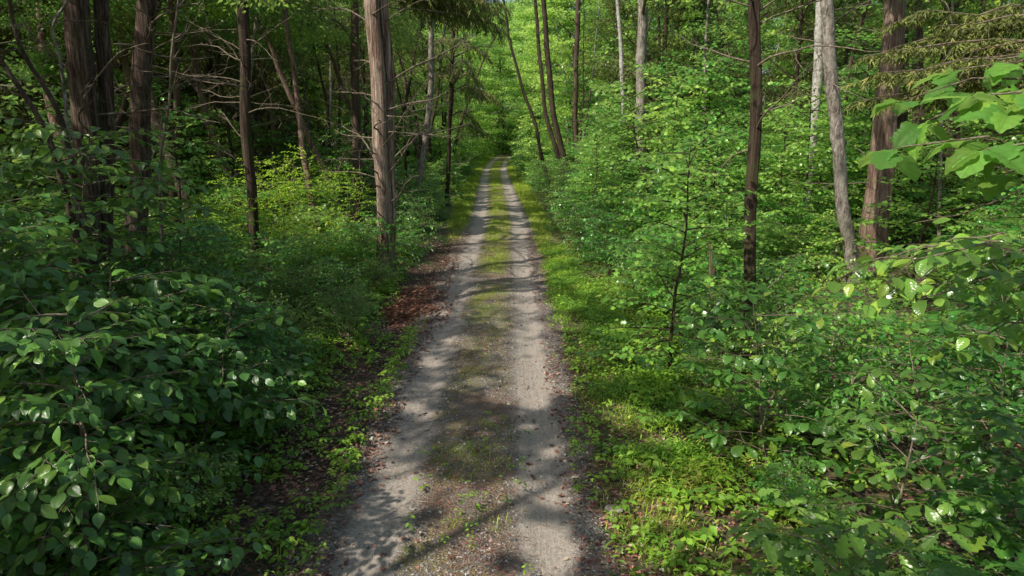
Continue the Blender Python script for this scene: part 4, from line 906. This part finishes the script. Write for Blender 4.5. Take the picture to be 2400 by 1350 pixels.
# shrub belts
rng = np.random.default_rng(77)
def scatter(keys, n, xr, yr, rmin, sc_, desc, group, hz, quals=('',), edge=None, seed=0, avoid=True):
    rng = np.random.default_rng(seed); pts = []
    tries = 0
    while len(pts) < n and tries < n * 40:
        tries += 1
        y = yr[0] + (yr[1] - yr[0]) * rng.random(); x = rng.uniform(*xr)
        s = rng.uniform(*sc_); r = rmin * s
        u = x - float(cx(y)); e = edge(y) if edge else 3.0
        if abs(u) < e + r * .75: continue
        a = float(proj(x, y, 1.)[0])
        if a < -350 - 900 / y or a > 2750 + 900 / y: continue
        if any((x - p[0]) ** 2 + (y - p[1]) ** 2 < (r * .5 + p[2] * .5) ** 2 for p in pts): continue
        if avoid and blocked(x, y, r, .2, hz * s): continue
        if y < 108 and in_beam(x, y, hz * s, r): continue
        pts.append((x, y, r)); k = keys[rng.integers(len(keys))]
        rz = rng.uniform(0, 2 * PI)
        put(k, x, y, rz, (s * rng.uniform(.9, 1.1), s * rng.uniform(.9, 1.1), s * rng.uniform(.88, 1.15)), ulabel(desc, x, y, quals), group)
    return len(pts)
for k, (x, y, key, s_) in enumerate(((-3.55, 8.6, 'shrubA', .8), (-4.3, 9.8, 'shrubC', .8), (-3.7, 10.4, 'shrubB', .7), (-4.9, 11.6, 'shrubA', .95), (-5.6, 10.4, 'shrubC', .9), (-5.3, 13.2, 'shrubB', 1.1), (-6.4, 12.2, 'shrubA', 1.1), (-4.0, 14.9, 'shrubA', .8), (-5.0, 15.6, 'shrubC', .8),
        (-3.2, 14.2, 'shrubB', .55), (-6.6, 14.6, 'shrubC', 1.0), (-4.4, 19.5, 'shrubA', 1.0), (-3.6, 21.5, 'shrubB', 1.0), (-5.6, 18.0, 'shrubB', 1.1), (-3.3, 6.4, 'shrubB', .6), (-8.2, 12.5, 'shrubC', 1.1), (-7.4, 16.5, 'shrubA', 1.1))):
    put(key, x, y, k * 1.1, s_, ulabel('shrub on the left bank', x, y, ('leafy', 'glossy', 'low', 'thick', 'spreading', 'bushy', 'small')), 'shrubs on the left bank')
for k, (x, y, key, s_) in enumerate(((3.05, 16.6, 'shrubA', .75), (3.3, 14.9, 'shrubB', .75), (2.9, 18.6, 'shrubA', .85), (2.75, 20.8, 'shrubC', .8), (3.5, 13.1, 'shrubA', .7), (3.75, 11.7, 'shrubB', .7), (2.5, 22.8, 'shrubB', .9), (3.0, 10.4, 'shrubB', .45),
        (3.9, 16.2, 'shrubC', .95), (3.8, 19.0, 'shrubC', 1.1), (4.4, 14.0, 'shrubC', .8), (2.6, 25.2, 'shrubA', 1.0), (3.1, 8.9, 'shrubB', .42), (4.3, 10.6, 'shrubA', .8), (2.45, 28.0, 'shrubC', .9), (2.9, 6.6, 'shrubB', .5))):
    put(key, x, y, k * 1.7, s_, ulabel('shrub on the right bank', x, y, ('leafy', 'glossy', 'low', 'thick', 'spreading', 'bushy', 'small')), 'shrubs on the right bank')
e0 = lambda y: float(np.interp(y, [0, 8, 14, 22, 40, 110], [2.9, 3.0, 2.5, 1.7, 2.3, 2.6]))
scatter(['shrubA', 'shrubB', 'shrubC'], 85, (-16, -3), (9, 34), 1.0, (.7, 1.15), 'shrub', 'green understory shrubs', 1.8, ('low', 'rounded', 'dark', 'broad', 'spreading', 'ragged', 'layered', 'loose'), e0, 201)
scatter(['shrubA', 'shrubB', 'shrubC'], 110, (3, 19), (7, 34), 1.0, (.75, 1.3), 'shrub', 'green understory shrubs', 1.9, ('low', 'rounded', 'bright', 'broad', 'spreading', 'ragged', 'layered', 'loose'), e0, 202)
scatter(['shrubA', 'shrubC'], 90, (-30, 30), (30, 80), 1.3, (1.3, 2.0), 'bushy shrub', 'bushy shrubs farther back', 2.4, ('low', 'rounded', 'bright', 'broad', 'dense'), e0, 203)

scatter(['shrubA', 'shrubB', 'shrubC'], 70, (-6.5, 4.5), (26, 62), .7, (.8, 1.25), 'verge shrub', 'shrubs along the distant verges', 2.0, ('low', 'rounded', 'bright', 'broad', 'dense', 'leafy'), lambda y: float(np.interp(y, [26, 40, 60, 95], [2.1, 2.2, 2.1, 2.0])), 204, avoid=False)
scatter(['shrubA', 'shrubC'], 60, (-9, 6.5), (60, 100), .9, (1.4, 2.0), 'verge shrub', 'shrubs along the distant verges', 2.0, ('low', 'rounded', 'bright', 'broad', 'dense', 'leafy'), lambda y: float(np.interp(y, [26, 40, 60, 95], [2.1, 2.2, 2.1, 1.9])), 205, avoid=False)
scatter(['shrubA', 'shrubC'], 46, (-26, 26), (98, 125), 1.2, (2.0, 3.2), 'shrub closing the track', 'shrubs beyond the far bend', 2.0, ('low', 'rounded', 'bright', 'broad', 'dense', 'leafy'), lambda y: -9 if y > 106 else 2.4, 206, avoid=False)
# understory maples (leaf sprays from the ground up)
def understory(seed, H, nl, ll, size, T, z0=.15, nleaf=10, r0=.05):
    rng = np.random.default_rng(seed); wd = Acc(); out = []
    st = curve((0, 0, -.1), (rng.normal(0, .08), rng.normal(0, .08), 1), H, 16, rng, .05); wd.add(tube(st, np.linspace(r0, .008, 16), 8))
    ts = z0 + (1 - z0) * (np.arange(nl) + rng.uniform(0, .9, nl)) / nl; o, d = at_t(st, ts)
    for k in range(nl):
        az = k * 2.4 + rng.normal(0, .35); e = rng.uniform(.05, .6); L = ll * (1 - .6 * max(0, ts[k] - .4)) * rng.uniform(.55, 1.1)
        lp = curve(o[k], (math.cos(az) * math.cos(e), math.sin(az) * math.cos(e), math.sin(e)), L, 8, rng, .09, -.3)
        wd.add(tube(lp, np.linspace(r0 * .35, .004, 8), 5))
        spray(rng, lp, T, size, .15, .64, size * .54, out, None, t0=.12, droop=.2)
    return out, wd
L_, w_ = understory(121, 6.5, 44, 2.0, .165, LF_LOBE); proto('mapleA', 'maple_tree', 'tree', L_, w_, M['maple'], M['dark_bark'], 'crown', 'trunk')
L_, w_ = understory(122, 8.0, 50, 2.3, .17, LF_LOBE, .2); proto('mapleB', 'maple_tree', 'tree', L_, w_, M['maple'], M['dark_bark'], 'crown', 'trunk')
L_, w_ = understory(123, 5.0, 36, 1.7, .15, LF_LOBE, .1); proto('mapleC', 'maple_tree', 'tree', L_, w_, M['maple'], M['dark_bark'], 'crown', 'trunk')
proto('mapleL', 'maple_tree', 'tree', L_, w_, M['sun_tint_maple'], M['dark_bark'], 'crown', 'trunk')
e1 = lambda y: float(np.interp(y, [0, 20, 40, 110], [3.0, 2.4, 2.4, 2.4]))
MQ = ('', 'slender', 'layered', 'bright', 'dense', 'tall', 'spreading')
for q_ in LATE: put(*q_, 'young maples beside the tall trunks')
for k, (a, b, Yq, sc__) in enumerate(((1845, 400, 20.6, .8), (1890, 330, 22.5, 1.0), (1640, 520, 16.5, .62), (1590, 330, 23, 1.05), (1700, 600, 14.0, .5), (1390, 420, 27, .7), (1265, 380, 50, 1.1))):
    x = P(a, b, Yq)[0]; put('mapleL', x, Yq, k * 1.9, sc__ * 1.1, ulabel('maple with sunlit coloured leaves', x, Yq, ('', 'small')), 'maples coloured as sunlit')
scatter(['mapleA', 'mapleC', 'mapleB'], 62, (4, 24), (13, 38), 1.7, (.7, 1.0), 'young maple', 'young maples in the right hand wood', 6.5, MQ, e1, 301)
scatter(['mapleA', 'mapleB', 'mapleC'], 16, (2.8, 8), (24, 46), 1.5, (.5, .8), 'slim young maple', 'young maples in the right hand wood', 5, MQ, e1, 302)
scatter(['mapleC', 'mapleA'], 34, (-28, -5), (24, 46), 1.6, (.55, .9), 'shaded young maple', 'young maples in the left hand wood', 5, MQ, e1, 303)
scatter(['mapleA', 'mapleL', 'mapleB'], 64, (-22, 20), (44, 96), 1.9, (.9, 1.4), 'maple lining the distant track', 'maples lining the distant track', 9, MQ, e1, 304, avoid=False)

# background trees (tall, full)
def tall(seed, H, nleaf, size, rad, T, z0=2.5):
    rng = np.random.default_rng(seed); wd = Acc()
    st = curve((0, 0, -.2), (rng.normal(0, .05), rng.normal(0, .05), 1), H, 18, rng, .03); wd.add(tube(st, np.linspace(.17, .03, 18), 9, None))
    k = 110; zz = rng.random(k) ** .9; prof = np.sin(np.clip(zz * .85 + .12, 0, 1) * PI) ** .6
    a = rng.uniform(0, 2 * PI, k); rr = rad * prof * np.sqrt(rng.uniform(.1, 1, k))
    cen = np.stack([rr * np.cos(a), rr * np.sin(a), z0 + (H - z0) * zz], -1)
    for c_ in cen[::3]:
        i = min(17, int(max(.5, c_[2] - .9) / H * 17)); q = np.linspace(0, 1, 5)[:, None]; lp = st[i] * (1 - q) + c_ * q; wd.add(tube(lp, np.linspace(.05, .01, 5), 4))
    return [cloud_leaves(rng, cen, rng.uniform(.5, 1.1, k) * rad * .36, nleaf, T, size, flatz=.28)], wd
L_, w_ = tall(131, 17, 15000, .19, 3.2, LF_LOBE, .3); proto('tallA', 'broadleaf_tree', 'tree', L_, w_, M['canopy'], M['brown_bark'], 'crown', 'trunk')
L_, w_ = tall(132, 20, 17000, .20, 3.6, LF_LOBE, .3); proto('tallB', 'broadleaf_tree', 'tree', L_, w_, M['canopy'], M['dark_bark'], 'crown', 'trunk')
L_, w_ = tall(133, 15, 17000, .26, 2.8, LF_FROND, .8); proto('tallC', 'cedar_tree', 'tree', L_, w_, M['cedar'], M['dark_bark'], 'crown', 'trunk')
proto('tallL', 'broadleaf_tree', 'tree', *tall(134, 18, 16000, .2, 3.4, LF_LOBE, .3), M['sun_tint_canopy'], M['brown_bark'], 'crown', 'trunk')
scatter(['tallC'], 20, (-30, -7), (30, 52), 2.2, (.75, 1.0), 'shaggy green cedar', 'live cedars in the left hand wood', 13, ('', 'full', 'broad', 'ragged', 'dark', 'dense'), lambda y: 5.5, 405)
scatter(['tallC'], 8, (6, 22), (34, 60), 2.2, (.75, 1.0), 'shaggy green cedar', 'live cedars in the right hand wood', 13, ('', 'full', 'broad', 'ragged', 'dark', 'dense'), lambda y: 5.5, 406)
scatter(['tallA', 'tallB'], 42, (-46, 46), (48, 92), 2.6, (.8, 1.15), 'tall leafy tree', 'tall trees in the depth of the wood', 15, ('', 'full', 'broad', 'pale', 'dark', 'dense'), lambda y: 5.5, 401, avoid=False)
scatter(['tallC', 'tallC', 'tallA'], 20, (-42, -15), (22, 50), 2.4, (.7, 1.0), 'tall leafy tree', 'tall trees in the depth of the wood', 15, ('', 'full', 'broad', 'pale', 'dark', 'dense'), lambda y: 5.5, 403, avoid=False)
scatter(['tallA', 'tallB'], 16, (18, 44), (24, 50), 2.4, (.7, 1.0), 'tall leafy tree', 'tall trees in the depth of the wood', 15, ('', 'full', 'broad', 'pale', 'dark', 'dense'), lambda y: 5.5, 404, avoid=False)
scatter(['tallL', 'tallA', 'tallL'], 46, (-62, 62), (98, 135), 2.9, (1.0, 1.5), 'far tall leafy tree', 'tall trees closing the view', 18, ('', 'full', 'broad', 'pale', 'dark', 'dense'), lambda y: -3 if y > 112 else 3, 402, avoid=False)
for k, x in enumerate(np.linspace(-110, 110, 41)):
    yy = 140 + 8 * math.sin(k * 2.1); put('tallB' if k % 2 else 'tallA', float(x), yy, k * 1.7, 1.5 + .2 * math.sin(k), ulabel('tall tree in the farthest row', float(x), yy, ('', 'broad', 'full', 'dark', 'pale')), 'tall trees in the farthest row')

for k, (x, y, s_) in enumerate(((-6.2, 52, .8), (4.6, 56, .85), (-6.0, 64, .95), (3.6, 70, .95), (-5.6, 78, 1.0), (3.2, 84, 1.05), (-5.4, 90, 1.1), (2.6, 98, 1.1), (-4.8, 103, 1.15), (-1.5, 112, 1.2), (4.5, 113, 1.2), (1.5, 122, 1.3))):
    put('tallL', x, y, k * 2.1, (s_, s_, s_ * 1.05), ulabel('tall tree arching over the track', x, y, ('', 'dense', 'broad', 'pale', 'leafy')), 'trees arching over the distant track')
# far thin trunks with dead branches; crowns unique so that light falls through
def thin_trunk(seed, H, r):
    rng = np.random.default_rng(seed)
    st = curve((0, 0, -.2), (rng.normal(0, .07), rng.normal(0, .07), 1), H, 24, rng, .045)
    tm = mesh('trunk', *tube(st, np.linspace(r, r * .35, 24), 9, trunk_mod(seed, .08)))
    brs = []
    for k in range(9):
        z = rng.uniform(.1, .62); o, d = at_t(st, np.array([z])); az = k * 2.4 + rng.normal(0, .4)
        brs.append(dead_branch(rng, o[0], az, rng.uniform(.9, 2.4), .02, twigs=9).mesh('dead_branch'))
    return tm, brs, st
TT = [thin_trunk(141 + k, 12.5 + k * .4, (.10, .13, .16, .085, .12)[k]) for k in range(5)]
tags_ = {'L': ('thin dark cedar', 'thin cedar trunks in the left hand wood'), 'R': ('thin trunk', 'thin trunks in the right hand wood')}
def thin_forest(n, xr, yr, seed, side, mats, cn, ctype):
    rng = np.random.default_rng(seed); pts = []; tries = 0
    while len(pts) < n and tries < 4000:
        tries += 1; y = rng.uniform(*yr); x = rng.uniform(*xr)
        if abs(x - float(cx(y))) < 3.0: continue
        a = float(proj(x, y, 3.)[0]); inview = -60 < a < 2460
        if any((x - p[0]) ** 2 + (y - p[1]) ** 2 < 1.1 ** 2 for p in pts): continue
        if inview and (any(abs(a - l[0]) < 75 and y < l[1] for l in LAND) or (y < 24 and (400 < a < 860 or a > 1400))): continue
        pts.append((x, y)); i = rng.integers(5); tm, brs, st = TT[i]; s = rng.uniform(.75, 1.15); rz = rng.uniform(0, 2 * PI)
        z = float(gz(x, y)); mt = mats[rng.integers(len(mats))]
        t = thing('cedar_tree' if ctype == 'cedar' else 'broadleaf_tree', ulabel(tags_[side][0], x, y, ('', 'straight', 'leaning', 'slender', 'shaded', 'knotty', 'twiggy', 'bare', 'crooked')), 'tree', (x, y, z), 0, tags_[side][1])
        rl = (rng.normal(0, .05), rng.normal(0, .05), rz)
        o = obj('trunk', tm, None, t); o.rotation_euler = rl; o.scale = (s, s, 1)
        if not tm.materials: tm.materials.append(mt)
        o.material_slots[0].link = 'OBJECT'; o.material_slots[0].material = mt
        for b in brs:
            o = obj('dead_branch', b, M['twig'], t); o.rotation_euler = rl; o.scale = (s, s, 1)
        T, ml, size, fl = {'cedar': (LF_FROND, M['cedar'], .27, .5), 'leaf': (LF_DIAM, M['canopy'], .21, .25)}[ctype]
        (V, F, uv, lv), cen = crown(rng, x, y, 7.0 if y < 40 else 6, 13.2 * rng.uniform(.95, 1.15), rng.uniform(2.2, 3.0), cn, size, T, True, fl, 40)
        obj('crown', mesh('crown', V - np.array([x, y, z]), F, uv, lv), ml, t)
thin_forest(62, (-24, -4), (20, 62), 501, 'L', [M['dark_bark'], M['brown_bark'], M['dark_bark'], M['grey_bark']], 3200, 'cedar')
thin_forest(40, (4, 30), (16, 62), 502, 'R', [M['brown_bark'], M['dark_bark'], M['grey_bark']], 3200, 'leaf')

# canopy trees added around the camera: crowns cut to shape shade on the track
rng = np.random.default_rng(601)
spots_ = []
for yy in np.arange(-12, 36, 4.4):
    for xx in (-15.5, -11, -6.3): spots_.append((xx + rng.uniform(-1, 1), yy + rng.uniform(-1, 1)))
for yy in np.arange(-14, 4, 4): spots_.append((4.6 + rng.uniform(-.6, .6), yy)); spots_.append((10 + rng.uniform(-1, 1), yy + 2))
for x, y in spots_:
    a, b, d_ = proj(x, y, 4.0)
    if y > 2 and -120 < a < 2520: 
        vis = True
    else: vis = False
    if vis and y < 20: continue
    if vis and any(abs(a - l[0]) < 60 and y < l[1] for l in LAND): continue
    z = float(gz(x, y)); i = rng.integers(5); tm, brs, st = TT[i]
    t = thing('cedar_tree', ulabel('tall cedar', x, y, ('', 'straight', 'slender', 'shaded', 'broad', 'old', 'leaning', 'bushy', 'dense', 'dark', 'twiggy', 'ragged', 'young', 'grey', 'brown', 'forked', 'heavy', 'thin')), 'tree', (x, y, z), 0, 'cedars added to shade the track')
    o = obj('trunk', tm, None, t); o.scale = (1.4, 1.4, 1); o.material_slots[0].link = 'OBJECT'; o.material_slots[0].material = M['cedar_bark']
    (V, F, uv, lv), cen = crown(rng, x, y, 7.2, 13.5, 4.0, 9500, .175, LF_DIAM, True, .25, 60)
    obj('crown', mesh('crown', V - np.array([x, y, z]), F, uv, lv), M['canopy'], t)

# dead bracken, fallen sticks, stone, puddle
rng = np.random.default_rng(801)
M['bracken'] = leaf_mat('dead_bracken', [(0, (.05, .02, .012)), (.5, (.16, .06, .035)), (1, (.30, .14, .08))], trans=(.4, .18, .08), rough=.7, tf=.25, objvar=0, gain=(1.0, 1.15, 1.3))
for (px_, py_, n_, lab) in ((955, 735, 900, 'rusty brown dead bracken at the left edge of the track before the double cedar'), (985, 700, 500, 'small patch of dead bracken just beyond the rusty clump')):
    x, y = G(px_, py_); t = thing('dead_fern', lab, 'dead fern', (x, y, float(gz(x, y))))
    p = np.clip(rng.normal(0, .45, (n_, 2)), -.9, .9); az = rng.uniform(0, 2 * PI, n_); O = np.stack([p[:, 0], p[:, 1] * 1.3, rng.uniform(0, .28, n_) * np.exp(-(p ** 2).sum(1) * 3)], -1)
    D = np.stack([np.cos(az), np.sin(az), rng.uniform(-.2, .8, n_)], -1)
    obj('frond', leafmesh('frond', [leaves(LF_FROND, O, D, np.array([0, 0, 1.]) + rng.normal(0, .5, (n_, 3)), rng.uniform(.08, .22, n_), rng)]), M['bracken'], t)
for k, (px_, py_, L__, az, lab) in enumerate(((1640, 1000, .9, 2.4, 'grey fallen stick lying in the grass of the right verge'), (1240, 905, .35, 1.3, 'short dark twig on the right wheel track'), (830, 1180, .5, .3, 'thin fallen twig on the left shoulder of the track'),
        (1090, 745, .7, 2.9, 'fallen twig beside the left wheel track at mid distance'), (1430, 1010, .6, .8, 'fallen twig among brown leaves on the right verge'), (760, 1080, .9, 1.1, 'fallen branch in the leaf litter of the left bank'))):
    x, y = G(px_, py_); z = float(roadz(np.array([x]), np.array([y]))[0]); t = thing('fallen_branch', lab, 'fallen branch', (x, y, z), az)
    obj('branch', dead_branch(rng, np.array([-L__ / 2, 0, .02]), 0, L__, .004 + .006 * L__, elev=.0, droop=.0, twigs=3).mesh('branch'), M['twig'], t)
def rock(name, x, y, r, label, seed):
    import bmesh
    rg = np.random.default_rng(seed); bm = bmesh.new(); bmesh.ops.create_icosphere(bm, subdivisions=3, radius=r)
    for v in bm.verts:
        c = np.array(v.co); d = 1 + .28 * math.sin(c[0] / r * 3 + seed) * math.sin(c[1] / r * 2.3 + 1) + .12 * math.sin(c[2] / r * 5) + rg.normal(0, .02); v.co = (c[0] * d * 1.25, c[1] * d * .9, c[2] * d * .6)
    me = bpy.data.meshes.new(name); bm.to_mesh(me); bm.free()
    o = obj(name, me, M['rock']); o.location = (x, y, float(roadz(np.array([x]), np.array([y]))[0]) + r * .2); tag(o, label, 'stone')
M['rock'] = bark_mat('pale_rock', (.25, .21, .18), (.42, .37, .32), (.6, .55, .5), zs=6, xs=6, pale=.3, bump=.5)
rock('stone', *G(1440, 1197), .075, 'pale pinkish stone at the inner edge of the right verge', 3)
